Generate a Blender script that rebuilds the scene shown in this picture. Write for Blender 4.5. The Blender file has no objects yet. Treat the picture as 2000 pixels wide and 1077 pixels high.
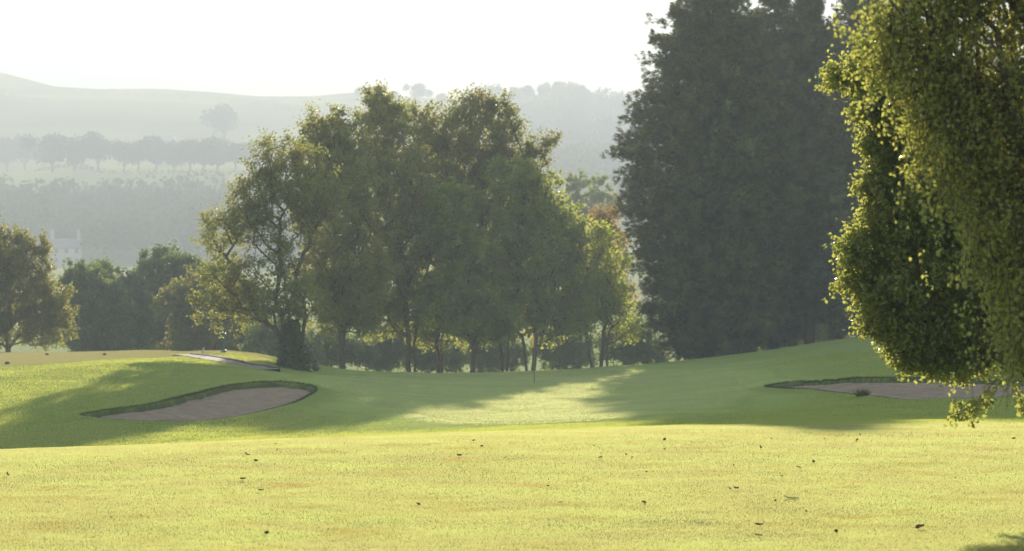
import bpy, math
import numpy as np

# ------------------------------------------------------------------ basics
F = 85.0 / 36.0 * 2000.0          # focal length in photo pixels
HZ = 675.0                        # row of the eye level
EYE = 1.6
SUN_EL, SUN_AZ = math.radians(13.3), math.radians(3.5)

scene = bpy.context.scene
col = scene.collection


def P(px, py, Y):
    return np.array([(px - 1000.0) / F * Y, Y, EYE - (py - HZ) / F * Y])


def smooth(a, b, x):
    t = np.clip((x - a) / (b - a), 0, 1)
    return t * t * (3 - 2 * t)


# ------------------------------------------------------------------ value noise
def vnoise(x, y, seed=0):
    rs = np.random.RandomState(seed)
    tab = rs.rand(256, 256)
    xi = np.floor(x).astype(int); yi = np.floor(y).astype(int)
    fx = x - xi; fy = y - yi
    fx = fx * fx * (3 - 2 * fx); fy = fy * fy * (3 - 2 * fy)
    a = tab[xi % 256, yi % 256]; b = tab[(xi + 1) % 256, yi % 256]
    c = tab[xi % 256, (yi + 1) % 256]; d = tab[(xi + 1) % 256, (yi + 1) % 256]
    return (a * (1 - fx) + b * fx) * (1 - fy) + (c * (1 - fx) + d * fx) * fy


# ------------------------------------------------------------------ terrain
CTRL = []


def ctl(px, py, Y):
    p = P(px, py, Y); CTRL.append((p[0], p[1], p[2]))


def flat(X, Y, z):
    CTRL.append((X, Y, z))


for X in (-40, -15, 0, 15, 40):
    flat(X, -10, 0.0); flat(X, 8, 0.0)
for X in (-40, -4, 0, 4, 40):
    flat(X, 19, 0.0)
for X in (-30, -5, 0, 5, 30):
    flat(X, 29, 0.03)
for px, py, Y, z2 in ((0, 882, 36, -.50), (500, 862, 40, -.42), (1000, 844, 44, -.26), (1500, 832, 47, -.18), (2000, 822, 50, -.14)):
    ctl(px, py, Y)
    CTRL.append(((px - 1000) / F * (Y + 8), Y + 8, z2))
for row in (
    (0, ((52, 872), (60, 840), (72, 790), (85, 745), (96, 718), (110, 703), (130, 692), (142, 691))),
    (165, ((52, 866), (58, 835), (63, 815), (72, 785), (85, 745), (97, 713), (112, 701), (130, 692.5))),
    (380, ((54, 855), (62, 827), (76, 772), (88, 740), (100, 713), (112, 698), (125, 690), (138, 690))),
    (480, ((112, 704), (119, 690), (126, 690))),
    (540, ((54, 848), (69, 797), (82, 748), (95, 733), (108, 724), (130, 718.5), (140, 728))),
    (650, ((55, 844), (70, 800), (80, 766), (90, 748), (105, 735), (118, 729), (133, 726), (143, 736))),
    (800, ((60, 830), (75, 796), (90, 766), (108, 743), (120, 734), (133, 729), (143, 739))),
    (1000, ((54, 836), (65, 815), (80, 788), (105, 748.5), (120, 735), (134, 726), (143, 733), (150, 742))),
    (1170, ((58, 826), (80, 786), (105, 746), (122, 730), (139, 717.5), (150, 728))),
    (1250, ((56, 826), (70, 800), (85, 776), (105, 746), (122, 728), (139, 712), (150, 718))),
    (1500, ((56, 821), (70, 797), (88, 754), (105, 722), (128, 692), (142, 684))),
    (1680, ((57, 814), (68, 782), (82, 742), (100, 706), (128, 671), (138, 659), (150, 660))),
    (2000, ((58, 804), (70, 778), (85, 744), (105, 692), (135, 640), (150, 635))),
):
    push = np.interp(row[0], [650, 1000, 1500], [14, 10, 6])
    for Y, py in row[1]:
        ctl(row[0], py, Y + push * (105 - Y) / 53 if Y < 105 else Y)
for X, z in ((-40, -1.2), (-20, -1.2), (-8, -1.4), (4, -1.4), (14, 0.0), (28, 2.2), (40, 2.5)):
    flat(X, 168, z); flat(X, 178, z - .8)
for Y, zl, zr in ((60, -.4, .1), (90, .8, 1.5), (130, 1.3, 3.0)):
    flat(-40, Y, zl); flat(40, Y, zr)

C = np.array(CTRL)
S = np.array([C[:, 0] / 6.0, C[:, 1] / 10.0]).T


def tps(r2):
    return 0.5 * r2 * np.log(np.maximum(r2, 1e-12))


n = len(C)
d2 = ((S[:, None, :] - S[None, :, :]) ** 2).sum(-1)
A = np.zeros((n + 3, n + 3))
A[:n, :n] = tps(d2) + np.eye(n) * 2e-3
A[:n, n] = 1; A[:n, n + 1:] = S
A[n, :n] = 1; A[n + 1:, :n] = S.T
W = np.linalg.solve(A, np.concatenate([C[:, 2], np.zeros(3)]))

RIDGE_PX = np.array([-1500, -800, -300, -60, 0, 15, 60, 110, 150, 250, 300, 370, 430, 520, 560, 640, 680, 760, 900, 1000, 1080, 1130, 1180, 1220, 1400, 1700, 2200, 3500])
RIDGE_PY = np.array([150, 190, 160, 150, 141, 139, 151, 168, 173, 173, 171, 176, 178, 188, 190, 184, 179, 186, 192, 188, 180, 186, 205, 208, 215, 200, 190, 190])
K = 1.4
RIDGE_X = (RIDGE_PX - 1000) / F * 1700 * K
RIDGE_Z = EYE - (RIDGE_PY - HZ) / F * 1700 * K
PROF_Y = np.array([-200, 180, 220, 320, 450, 600, 750, 1000, 1080, 1250, 1500, 1700, 1950, 2400])
PROF_Z = np.array([-4, -4, -5, -4, 8, 21.5, 40, 72.5, 78, 106, 150, 180, 172, 120])
PROF_Z = np.where(PROF_Y >= 450, EYE + (PROF_Z - EYE) * K, PROF_Z)
PROF_Y = np.where(PROF_Y >= 450, PROF_Y * K, PROF_Y)


def near_z(X, Y):
    X = np.clip(X, -40, 40); Y = np.clip(Y, -10, 178)
    x = X.ravel() / 6.0; y = Y.ravel() / 10.0
    out = np.empty_like(x)
    for i in range(0, len(x), 20000):
        xs = x[i:i + 20000]; ys = y[i:i + 20000]
        r2 = (xs[:, None] - S[None, :, 0]) ** 2 + (ys[:, None] - S[None, :, 1]) ** 2
        out[i:i + 20000] = tps(r2) @ W[:n] + W[n] + W[n + 1] * xs + W[n + 2] * ys
    out = out.reshape(X.shape)
    bump = (vnoise(X * .55 + 9, Y * .3, 3) - .5) * .07 + (vnoise(X * 1.7 + 4, Y * .9, 4) - .5) * .03
    amp = smooth(45, 58, Y) * (1 - .75 * smooth(-6, -3, X) * smooth(14, 8, X) * smooth(60, 75, Y))
    return out + bump * (0.25 + .75 * amp)


def far_z(X, Y):
    base = np.interp(Y, PROF_Y, PROF_Z)
    k = np.interp(X, RIDGE_X, RIDGE_Z) / (180.0 * K)
    w = smooth(700 * K, 1650 * K, Y)
    z = base * (1 + (k - 1) * w)
    z = z + (vnoise(X / 120, Y / 150, 7) - .5) * 12 * smooth(350 * K, 700 * K, Y) * (1 - smooth(1450 * K, 1680 * K, Y))
    return z


def base_z(X, Y):
    X = np.asarray(X, float); Y = np.asarray(Y, float)
    w = smooth(150, 215, Y)
    return near_z(X, Y) * (1 - w) + far_z(X, Y) * w


def hit(px, py, y0=15.0, y1=200.0, fn=None):
    """first point of the ground seen in this direction"""
    Ys = np.linspace(y0, y1, 1200)
    X = (px - 1000) / F * Ys
    g = (fn or base_z)(X, Ys)
    r = EYE - (py - HZ) / F * Ys
    k = np.nonzero(r <= g)[0]
    i = k[0] if len(k) else len(Ys) - 1
    if i > 0:
        a = r[i - 1] - g[i - 1]; b = r[i] - g[i]
        t = a / (a - b) if a != b else 0
        Yv = Ys[i - 1] + t * (Ys[i] - Ys[i - 1])
    else:
        Yv = Ys[i]
    return np.array([(px - 1000) / F * Yv, Yv])


def spline_closed(pts, m=8):
    pts = np.asarray(pts); N = len(pts); out = []
    for i in range(N):
        p0, p1, p2, p3 = pts[i - 1], pts[i], pts[(i + 1) % N], pts[(i + 2) % N]
        for t in np.linspace(0, 1, m, endpoint=False):
            out.append(.5 * ((2 * p1) + (-p0 + p2) * t + (2 * p0 - 5 * p1 + 4 * p2 - p3) * t * t + (-p0 + 3 * p1 - 3 * p2 + p3) * t ** 3))
    return np.array(out)


def sdist(X, Y, poly):
    """signed distance to a closed outline, positive inside"""
    shp = X.shape; x = X.ravel(); y = Y.ravel()
    best = np.full(len(x), 1e9); inside = np.zeros(len(x), bool)
    N = len(poly)
    for i in range(N):
        ax, ay = poly[i]; bx, by = poly[(i + 1) % N]
        dx, dy = bx - ax, by - ay
        t = np.clip(((x - ax) * dx + (y - ay) * dy) / (dx * dx + dy * dy + 1e-12), 0, 1)
        best = np.minimum(best, (x - ax - t * dx) ** 2 + (y - ay - t * dy) ** 2)
        c = (ay > y) != (by > y)
        with np.errstate(divide='ignore', invalid='ignore'):
            c &= x < (bx - ax) * (y - ay) / (by - ay) + ax
        inside ^= c
    d = np.sqrt(best)
    return np.where(inside, d, -d).reshape(shp)


L_BUNK = spline_closed([hit(px, py, 50) for px, py in (
    (163, 812), (230, 800), (300, 791), (365, 776), (415, 763), (460, 754), (515, 749), (565, 750), (600, 755), (614, 766),
    (585, 783), (540, 797), (490, 810), (430, 821), (350, 826), (270, 825), (205, 820))], 6)
R_BUNK = spline_closed([hit(px, py, 55) for px, py in (
    (1500, 757), (1560, 748), (1640, 743), (1740, 741), (1850, 742), (1960, 745), (2030, 752),
    (2040, 770), (1960, 778), (1850, 782), (1760, 783), (1680, 774), (1600, 764), (1530, 761))], 6)
GREEN = spline_closed([hit(px, py, 52) for px, py in (
    (655, 752), (760, 736), (900, 731), (1040, 729), (1190, 724), (1340, 726), (1425, 738), (1440, 757), (1400, 782),
    (1300, 803), (1160, 818), (1000, 826), (880, 822), (800, 806), (730, 785), (680, 768))], 6)


def open_dist(X, Y, line):
    best = np.full(X.shape, 1e9)
    for i in range(len(line) - 1):
        ax, ay = line[i]; bx, by = line[i + 1]; dx, dy = bx - ax, by - ay
        t = np.clip(((X - ax) * dx + (Y - ay) * dy) / (dx * dx + dy * dy + 1e-12), 0, 1)
        best = np.minimum(best, (X - ax - t * dx) ** 2 + (Y - ay - t * dy) ** 2)
    return np.sqrt(best)


BUNKERS = ((L_BUNK, L_BUNK[0:6 * 9 + 3], .15), (R_BUNK, R_BUNK[0:6 * 6 + 1], .13))


def bunker_drop(X, Y):
    """(drop of the ground, drop of the sand) below the unbroken slope"""
    dg = np.zeros_like(X); ds = np.zeros_like(X)
    for poly, rear, deep in BUNKERS:
        m = (X > poly[:, 0].min() - 2) & (X < poly[:, 0].max() + 2) & (Y > poly[:, 1].min() - 3) & (Y < poly[:, 1].max() + 3)
        if not m.any():
            continue
        x = X[m]; y = Y[m]
        d = sdist(x, y, poly); dr = open_dist(x, y, rear)
        sand = .04 + (deep - .04) * (1 - smooth(.2, 5.5, dr)) + .24 * smooth(.2, 2.6, d)
        ds[m] = np.maximum(ds[m], sand)
        jag = (vnoise(x * 3.1, y * 2.2, 41) - .5) * .10
        lip = np.exp(-((d + .22) / .3) ** 2) * .06 * (d < .05)
        dg[m] = np.where(d > -2, (sand + .10) * smooth(-.03, .12, d + jag) - lip, 0)
    return dg, ds


def ground_z(X, Y):
    X = np.atleast_1d(np.asarray(X, float)); Y = np.atleast_1d(np.asarray(Y, float))
    return base_z(X, Y) - bunker_drop(X, Y)[0]


def gz(X, Y):
    return float(ground_z(np.array([X]), np.array([Y]))[0])


# ------------------------------------------------------------------ mesh / object helpers
def mesh_from(name, V, faces, mats, smooth_shade=False):
    """V (n,3); faces an (m,k) int array"""
    V = np.ascontiguousarray(V, dtype=np.float32); faces = np.ascontiguousarray(faces, dtype=np.int32)
    me = bpy.data.meshes.new(name)
    me.vertices.add(len(V)); me.vertices.foreach_set('co', V.ravel())
    k = faces.shape[1]
    me.loops.add(faces.size); me.loops.foreach_set('vertex_index', faces.ravel())
    me.polygons.add(len(faces))
    me.polygons.foreach_set('loop_start', np.arange(len(faces), dtype=np.int32) * k)
    if smooth_shade:
        me.polygons.foreach_set('use_smooth', np.ones(len(faces), bool))
    else:
        me.polygons.foreach_set('use_smooth', np.zeros(len(faces), bool))
    me.update(calc_edges=True)
    for m in (mats if isinstance(mats, (list, tuple)) else [mats]):
        me.materials.append(m)
    return me


def obj(name, me, parent=None, loc=None):
    o = bpy.data.objects.new(name, me); col.objects.link(o)
    if parent is not None:
        o.parent = parent
    if loc is not None:
        o.location = loc
    return o


def tag(o, label=None, cat=None, group=None, kind=None):
    if label: o['label'] = label
    if cat: o['category'] = cat
    if group: o['group'] = group
    if kind: o['kind'] = kind
    return o


def thing(name, label, cat, loc, group=None):
    o = bpy.data.objects.new(name, None); col.objects.link(o)
    o.empty_display_size = .3
    o.location = [float(v) for v in loc]
    return tag(o, label, cat, group)


def copy_tree(o, parent=None):
    c = o.copy(); col.objects.link(c)
    if parent is not None:
        c.parent = parent
    for ch in o.children:
        copy_tree(ch, c)
    return c


class MB:
    """collects quads for one mesh"""
    def __init__(s): s.v = []; s.f = []
    def quad(s, a, b, c, d):
        k = len(s.v); s.v += [a, b, c, d]; s.f.append((k, k + 1, k + 2, k + 3))
    def box(s, x0, x1, y0, y1, z0, z1):
        k = len(s.v)
        s.v += [(x0, y0, z0), (x1, y0, z0), (x1, y1, z0), (x0, y1, z0), (x0, y0, z1), (x1, y0, z1), (x1, y1, z1), (x0, y1, z1)]
        for f in ((3, 2, 1, 0), (4, 5, 6, 7), (0, 1, 5, 4), (1, 2, 6, 5), (2, 3, 7, 6), (3, 0, 4, 7)):
            s.f.append(tuple(k + i for i in f))
    def tube(s, pts, radii, sides=10, cap=True):
        pts = [np.array(p, float) for p in pts]; k0 = len(s.v)
        for i, p in enumerate(pts):
            t = pts[min(i + 1, len(pts) - 1)] - pts[max(i - 1, 0)]; t /= np.linalg.norm(t)
            u = np.cross(t, (0, 1, 0) if abs(t[1]) < .9 else (1, 0, 0)); u /= np.linalg.norm(u); w = np.cross(t, u)
            for j in range(sides):
                a = 2 * math.pi * j / sides
                s.v.append(tuple(p + radii[i] * (math.cos(a) * u + math.sin(a) * w)))
        for i in range(len(pts) - 1):
            for j in range(sides):
                a = k0 + i * sides + j; b = k0 + i * sides + (j + 1) % sides
                s.f.append((a, b, b + sides, a + sides))
        if cap:
            kc = len(s.v); s.v.append(tuple(pts[-1])); e = k0 + (len(pts) - 1) * sides
            for j in range(0, sides, 2):
                s.f.append((kc, e + j, e + (j + 1) % sides, e + (j + 2) % sides))
    def build(s, name, mat, parent=None, sm=False, loc=None):
        return obj(name, mesh_from(name, np.array(s.v), np.array(s.f), mat, sm), parent, loc)


# ------------------------------------------------------------------ materials
def new_mat(name):
    m = bpy.data.materials.new(name); m.use_nodes = True
    nt = m.node_tree; nt.nodes.clear()
    out = nt.nodes.new('ShaderNodeOutputMaterial')
    return m, nt, out


def N(nt, kind, **kw):
    nd = nt.nodes.new(kind)
    for k, v in kw.items():
        if k == 'inp':
            for a, b in v.items():
                nd.inputs[a].default_value = b
        else:
            setattr(nd, k, v)
    return nd


def ramp(nt, stops, fac):
    r = nt.nodes.new('ShaderNodeValToRGB')
    el = r.color_ramp.elements
    while len(el) < len(stops):
        el.new(.5)
    for e, (p, c) in zip(el, stops):
        e.position = p; e.color = (*c, 1)
    nt.links.new(fac, r.inputs[0])
    return r.outputs[0]


def mixc(nt, fac, a, b, mode='MIX'):
    m = nt.nodes.new('ShaderNodeMix'); m.data_type = 'RGBA'; m.blend_type = mode
    for sock, v in ((m.inputs[0], fac), (m.inputs[6], a), (m.inputs[7], b)):
        if isinstance(v, bpy.types.NodeSocket):
            nt.links.new(v, sock)
        elif isinstance(v, (int, float)):
            sock.default_value = v
        else:
            sock.default_value = (*v, 1)
    return m.outputs[2]


def noise(nt, scale, detail=3, rough=.55, vec=None, dist=0):
    nd = N(nt, 'ShaderNodeTexNoise', inp={'Scale': scale, 'Detail': detail, 'Roughness': rough, 'Distortion': dist})
    if vec is None:
        tc = nt.nodes.new('ShaderNodeTexCoord'); vec = tc.outputs['Object']
    nt.links.new(vec, nd.inputs['Vector'])
    return nd.outputs['Fac']


def stretch(nt, sx, sy, sz=1, rot=0):
    tc = nt.nodes.new('ShaderNodeTexCoord')
    mp = N(nt, 'ShaderNodeMapping'); mp.inputs['Scale'].default_value = (sx, sy, sz); mp.inputs['Rotation'].default_value = (0, 0, rot)
    nt.links.new(tc.outputs['Object'], mp.inputs['Vector'])
    return mp.outputs[0]


def leaf_mat(name, cols, trans, tmix=.5, autumn=None, autumn_amt=.0, gloss=.35, rough=.5, nscale=.35, patch=None, patch_col=(.5, .62, .12), clump=None, clump_range=((.62, .62, .66), (1.4, 1.36, 1.2))):
    """cols: three reflect colours picked per leaf; trans: transmitted colour; autumn: tint of some clumps"""
    m, nt, out = new_mat(name)
    geo = nt.nodes.new('ShaderNodeNewGeometry')
    r = geo.outputs['Random Per Island']
    k = len(cols)
    c = ramp(nt, [(i / max(k - 1, 1), cc) for i, cc in enumerate(cols)], r)
    t = mixc(nt, .35, trans, c)
    if patch:
        pz = noise(nt, patch, 3, .6)
        t = mixc(nt, ramp(nt, [(.38, (0, 0, 0)), (.66, (.8, .8, .8))], pz), t, patch_col)
    if autumn:
        nz = noise(nt, nscale, 3)
        th = ramp(nt, [(.62 - autumn_amt, (0, 0, 0)), (.72 - autumn_amt * .6, (1, 1, 1))], nz)
        mm = nt.nodes.new('ShaderNodeMath'); mm.operation = 'MULTIPLY'
        nt.links.new(th, mm.inputs[0]); nt.links.new(r, mm.inputs[1])
        c = mixc(nt, mm.outputs[0], c, autumn)
        t = mixc(nt, mm.outputs[0], t, tuple(min(1, a * 1.7) for a in autumn))
    if clump:
        lo_c, hi_c = clump_range
        cn = ramp(nt, [(.36, lo_c), (.5, (1, 1, 1)), (.64, hi_c)], noise(nt, clump, 2, .5))
        c = mixc(nt, 1.0, c, cn, 'MULTIPLY')
    b = N(nt, 'ShaderNodeBsdfPrincipled', inp={'Roughness': rough, 'Specular IOR Level': gloss})
    nt.links.new(c, b.inputs['Base Color'])
    tr = nt.nodes.new('ShaderNodeBsdfTranslucent'); nt.links.new(t, tr.inputs['Color'])
    mx = nt.nodes.new('ShaderNodeMixShader'); mx.inputs[0].default_value = tmix
    nt.links.new(b.outputs[0], mx.inputs[1]); nt.links.new(tr.outputs[0], mx.inputs[2])
    nt.links.new(mx.outputs[0], out.inputs[0])
    return m


def plain(name, c, rough=.8, c2=None, scale=6, bump=0, metal=0):
    m, nt, out = new_mat(name)
    b = N(nt, 'ShaderNodeBsdfPrincipled', inp={'Roughness': rough, 'Metallic': metal, 'Specular IOR Level': .3})
    nz = noise(nt, scale, 5, .6)
    cc = ramp(nt, [(.3, c), (.7, c2 or tuple(v * .75 for v in c))], nz)
    nt.links.new(cc, b.inputs['Base Color'])
    if bump:
        bp = N(nt, 'ShaderNodeBump', inp={'Strength': bump, 'Distance': .05})
        nt.links.new(nz, bp.inputs['Height']); nt.links.new(bp.outputs[0], b.inputs['Normal'])
    nt.links.new(b.outputs[0], out.inputs[0])
    return m


def bark_mat(name, c1, c2):
    m, nt, out = new_mat(name)
    b = N(nt, 'ShaderNodeBsdfPrincipled', inp={'Roughness': .9, 'Specular IOR Level': .2})
    nz = noise(nt, 5, 6, .65, stretch(nt, 3, 3, .6))
    nt.links.new(ramp(nt, [(.3, c1), (.68, c2)], nz), b.inputs['Base Color'])
    bp = N(nt, 'ShaderNodeBump', inp={'Strength': .6, 'Distance': .04})
    nt.links.new(nz, bp.inputs['Height']); nt.links.new(bp.outputs[0], b.inputs['Normal'])
    nt.links.new(b.outputs[0], out.inputs[0])
    return m


def ground_mat():
    m, nt, out = new_mat('turf')
    tc = nt.nodes.new('ShaderNodeTexCoord')
    sep = nt.nodes.new('ShaderNodeSeparateXYZ'); nt.links.new(tc.outputs['Object'], sep.inputs[0])
    big = noise(nt, .12, 4, .55)
    mid = noise(nt, .9, 4, .6, stretch(nt, 1, .5))
    fine = noise(nt, 14, 4, .7)
    c = ramp(nt, [(.25, (.125, .195, .040)), (.5, (.170, .228, .052)), (.78, (.220, .250, .070))], mid)
    c = mixc(nt, ramp(nt, [(.35, (0, 0, 0)), (.75, (.6, .6, .6))], big), c, (.215, .24, .068))
    c = mixc(nt, ramp(nt, [(.35, (.75, .75, .75)), (.65, (0, 0, 0))], fine), c, (.055, .085, .02))
    # worn, dry turf: an attribute laid out on the ground with the mounds
    at = nt.nodes.new('ShaderNodeAttribute'); at.attribute_name = 'dry'
    dn = noise(nt, 2.2, 4, .7)
    mu = nt.nodes.new('ShaderNodeMath'); mu.operation = 'MULTIPLY'
    nt.links.new(at.outputs['Fac'], mu.inputs[0]); nt.links.new(ramp(nt, [(.3, (.45, .45, .45)), (.6, (1, 1, 1))], dn), mu.inputs[1])
    c = mixc(nt, mu.outputs[0], c, (.30, .22, .10))
    # cut turf and soil on the bunker faces
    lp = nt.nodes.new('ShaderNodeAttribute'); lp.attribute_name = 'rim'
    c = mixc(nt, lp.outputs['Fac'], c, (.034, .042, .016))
    # mown apron shading into the green
    mw = nt.nodes.new('ShaderNodeAttribute'); mw.attribute_name = 'mown'
    band = noise(nt, 1.0, 3, .5, stretch(nt, .16, 1.1, 1, .12))
    c = mixc(nt, mw.outputs['Fac'], c, ramp(nt, [(.3, (.175, .240, .058)), (.5, (.205, .260, .072)), (.7, (.240, .280, .090))], band))
    # hill pasture far off
    fr = nt.nodes.new('ShaderNodeMath'); fr.operation = 'MULTIPLY_ADD'; fr.use_clamp = True
    fr.inputs[1].default_value = 1 / 250; fr.inputs[2].default_value = -220 / 250
    nt.links.new(sep.outputs['Y'], fr.inputs[0])
    hn = noise(nt, .006, 4, .6, stretch(nt, .6, 1.6))
    hill = ramp(nt, [(.34, (.05, .075, .025)), (.46, (.13, .16, .05)), (.6, (.20, .20, .08)), (.7, (.28, .25, .12))], hn)
    c = mixc(nt, fr.outputs[0], c, hill)
    b = N(nt, 'ShaderNodeBsdfPrincipled', inp={'Roughness': .95, 'Specular IOR Level': .0, 'Sheen Weight': .14, 'Sheen Roughness': .5, 'Sheen Tint': (.74, .74, .26, 1)})
    nt.links.new(c, b.inputs['Base Color'])
    bp = N(nt, 'ShaderNodeBump', inp={'Strength': .5, 'Distance': .05})
    nt.links.new(fine, bp.inputs['Height']); nt.links.new(bp.outputs[0], b.inputs['Normal'])
    nt.links.new(b.outputs[0], out.inputs[0])
    return m


def green_mat():
    m, nt, out = new_mat('mown_green')
    band = noise(nt, 1.0, 3, .5, stretch(nt, .16, 1.1, 1, .12))
    spot = noise(nt, 1.1, 4, .6)
    fine = noise(nt, 30, 3, .7)
    c = ramp(nt, [(.3, (.175, .240, .058)), (.5, (.205, .260, .072)), (.7, (.240, .280, .090))], band)
    c = mixc(nt, ramp(nt, [(.6, (0, 0, 0)), (.78, (.5, .5, .5))], spot), c, (.10, .15, .04))
    c = mixc(nt, ramp(nt, [(.3, (.4, .4, .4)), (.6, (0, 0, 0))], fine), c, (.10, .14, .04))
    b = N(nt, 'ShaderNodeBsdfPrincipled', inp={'Roughness': .9, 'Specular IOR Level': .0, 'Sheen Weight': .14, 'Sheen Roughness': .5, 'Sheen Tint': (.74, .74, .26, 1)})
    nt.links.new(c, b.inputs['Base Color'])
    bp = N(nt, 'ShaderNodeBump', inp={'Strength': .5, 'Distance': .02})
    nt.links.new(fine, bp.inputs['Height']); nt.links.new(bp.outputs[0], b.inputs['Normal'])
    nt.links.new(b.outputs[0], out.inputs[0])
    return m


def sand_mat():
    m, nt, out = new_mat('bunker_sand')
    a = noise(nt, 1.6, 5, .65)
    rk = noise(nt, 9, 3, .6, stretch(nt, .5, 2.2, 1, .7))
    c = ramp(nt, [(.3, (.24, .175, .115)), (.55, (.32, .24, .165)), (.75, (.40, .31, .22))], a)
    c = mixc(nt, ramp(nt, [(.4, (.5, .5, .5)), (.62, (0, 0, 0))], rk), c, (.165, .12, .085))
    b = N(nt, 'ShaderNodeBsdfPrincipled', inp={'Roughness': .95, 'Specular IOR Level': .0})
    nt.links.new(c, b.inputs['Base Color'])
    bp = N(nt, 'ShaderNodeBump', inp={'Strength': .8, 'Distance': .05})
    nt.links.new(rk, bp.inputs['Height']); nt.links.new(bp.outputs[0], b.inputs['Normal'])
    nt.links.new(b.outputs[0], out.inputs[0])
    return m


M = dict(
    turf=ground_mat(), green=green_mat(), sand=sand_mat(),
    lawn=leaf_mat('lawn_blades', [(.14, .17, .034), (.17, .195, .044), (.20, .21, .054), (.225, .22, .072)], (.645, .59, .245), .60,
                  autumn=(.24, .17, .05), autumn_amt=.07, gloss=.15, nscale=.9, patch=.6, patch_col=(.53, .57, .19), clump=.5, clump_range=((.70, .86, .65), (1.12, 1.08, 1.1))),
    rough=leaf_mat('rough_blades', [(.115, .185, .034), (.155, .22, .045), (.20, .24, .058)], (.66, .66, .14), .55, gloss=.1),
    greengrass=leaf_mat('green_blades', [(.19, .25, .065), (.22, .27, .08), (.25, .285, .10)], (.86, .80, .42), .6, gloss=.05, clump=.3),
    lip=leaf_mat('lip_blades', [(.035, .05, .016), (.05, .072, .020)], (.10, .13, .03), .25, gloss=.05),
    birch=leaf_mat('birch_leaves', [(.085, .105, .032), (.12, .138, .042), (.165, .165, .052)], (.54, .52, .10), .46,
                   autumn=(.20, .10, .03), autumn_amt=.06, clump=.55),
    alder=leaf_mat('alder_leaves', [(.072, .092, .031), (.10, .12, .038), (.14, .148, .046)], (.50, .49, .09), .44,
                   autumn=(.16, .075, .025), autumn_amt=.08, clump=.55),
    sycamore=leaf_mat('sycamore_leaves', [(.085, .125, .034), (.12, .16, .042), (.165, .19, .054)], (.58, .60, .10), .52, autumn=(.20, .15, .04), autumn_amt=.05, clump=.7),
    maple=leaf_mat('maple_leaves', [(.12, .155, .03), (.16, .185, .04), (.20, .205, .05)], (.62, .66, .10), .55),
    redleaf=leaf_mat('red_leaves', [(.16, .10, .04), (.13, .13, .04), (.12, .14, .04)], (.5, .28, .07), .5),
    ivy=leaf_mat('ivy_leaves', [(.03, .045, .015), (.045, .06, .02)], (.15, .2, .03), .25),
    conifer=leaf_mat('cypress_sprays', [(.075, .086, .026), (.092, .102, .032), (.115, .12, .040)], (.20, .17, .035), .15, gloss=.2, rough=.7, clump=1.0, clump_range=((.38, .36, .36), (1.75, 1.75, 1.5))),  # strong clump contrast paints lit plumes and shaded hollows into the colour
    lime=leaf_mat('lime_leaves', [(.048, .070, .018), (.072, .098, .023), (.11, .13, .03)], (.66, .66, .13), .5,
                  autumn=(.24, .13, .03), autumn_amt=.0, gloss=.5, rough=.32),
    weeping=leaf_mat('weeping_birch_leaves', [(.11, .13, .028), (.155, .17, .038), (.21, .21, .055)], (.64, .64, .13), .5, gloss=.5, rough=.4),
    hedge=leaf_mat('thicket_leaves', [(.040, .066, .026), (.055, .085, .032), (.085, .11, .036)], (.30, .36, .07), .4),
    ochre=leaf_mat('hawthorn_leaves', [(.06, .078, .022), (.09, .105, .03), (.13, .125, .036)], (.46, .42, .07), .45,
                   autumn=(.18, .10, .03), autumn_amt=.02, clump=.5),
    poplar=leaf_mat('poplar_leaves', [(.10, .125, .05), (.14, .16, .06)], (.45, .48, .10), .45),
    far=leaf_mat('far_leaves', [(.035, .05, .02), (.045, .06, .022)], (.12, .14, .04), .12, gloss=.05, rough=.9),
    bark=bark_mat('grey_brown_bark', (.035, .026, .018), (.11, .085, .06)),
    bark_pale=bark_mat('pale_bark', (.06, .05, .04), (.22, .19, .15)),
    bark_red=bark_mat('cypress_bark', (.035, .022, .015), (.09, .06, .042)),
)

# ------------------------------------------------------------------ the ground sheet
def spaced(parts):
    out = [parts[0][0]]
    for a, b, st in parts:
        k = max(1, int(round((b - a) / st)))
        out += list(np.linspace(a, b, k + 1)[1:])
    return np.array(out)


gx = spaced([(-1300, -1000, 100), (-1000, -200, 50), (-200, -60, 14), (-60, -24, 1.5), (-24, -13, .4), (-13, -5, .13), (-5, 6, .3), (6, 19, .15), (19, 40, .7), (40, 200, 10), (200, 1000, 40), (1000, 1300, 100)])
gy = spaced([(-120, 10, 10), (10, 34, .6), (34, 54, .3), (54, 104, .16), (104, 140, .4), (140, 220, 1.6), (220, 500, 10), (500, 3250, 20)])
GX, GY = np.meshgrid(gx, gy)
drop, _ = bunker_drop(GX, GY)
GZ = base_z(GX, GY) - drop
nx, ny = len(gx), len(gy)
idx = np.arange(nx * ny).reshape(ny, nx)
faces = np.stack([idx[:-1, :-1], idx[:-1, 1:], idx[1:, 1:], idx[1:, :-1]], -1).reshape(-1, 4)
me = mesh_from('ground', np.stack([GX, GY, GZ], -1).reshape(-1, 3), faces, M['turf'], True)

TEE = spline_closed([hit(px, py, 90) for px, py in ((-160, 716), (60, 712), (200, 703), (330, 697), (375, 694), (395, 691.5))] + [np.array([-13.5, 138]), np.array([-22, 142]), np.array([-34, 142]), np.array([-34, 118])], 4)
MOUND = spline_closed([hit(px, py, 100) for px, py in ((385, 697), (420, 706), (465, 715), (510, 721), (540, 718), (520, 707))] + [np.array([-12, 128]), np.array([-14.5, 126])], 4)


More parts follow.
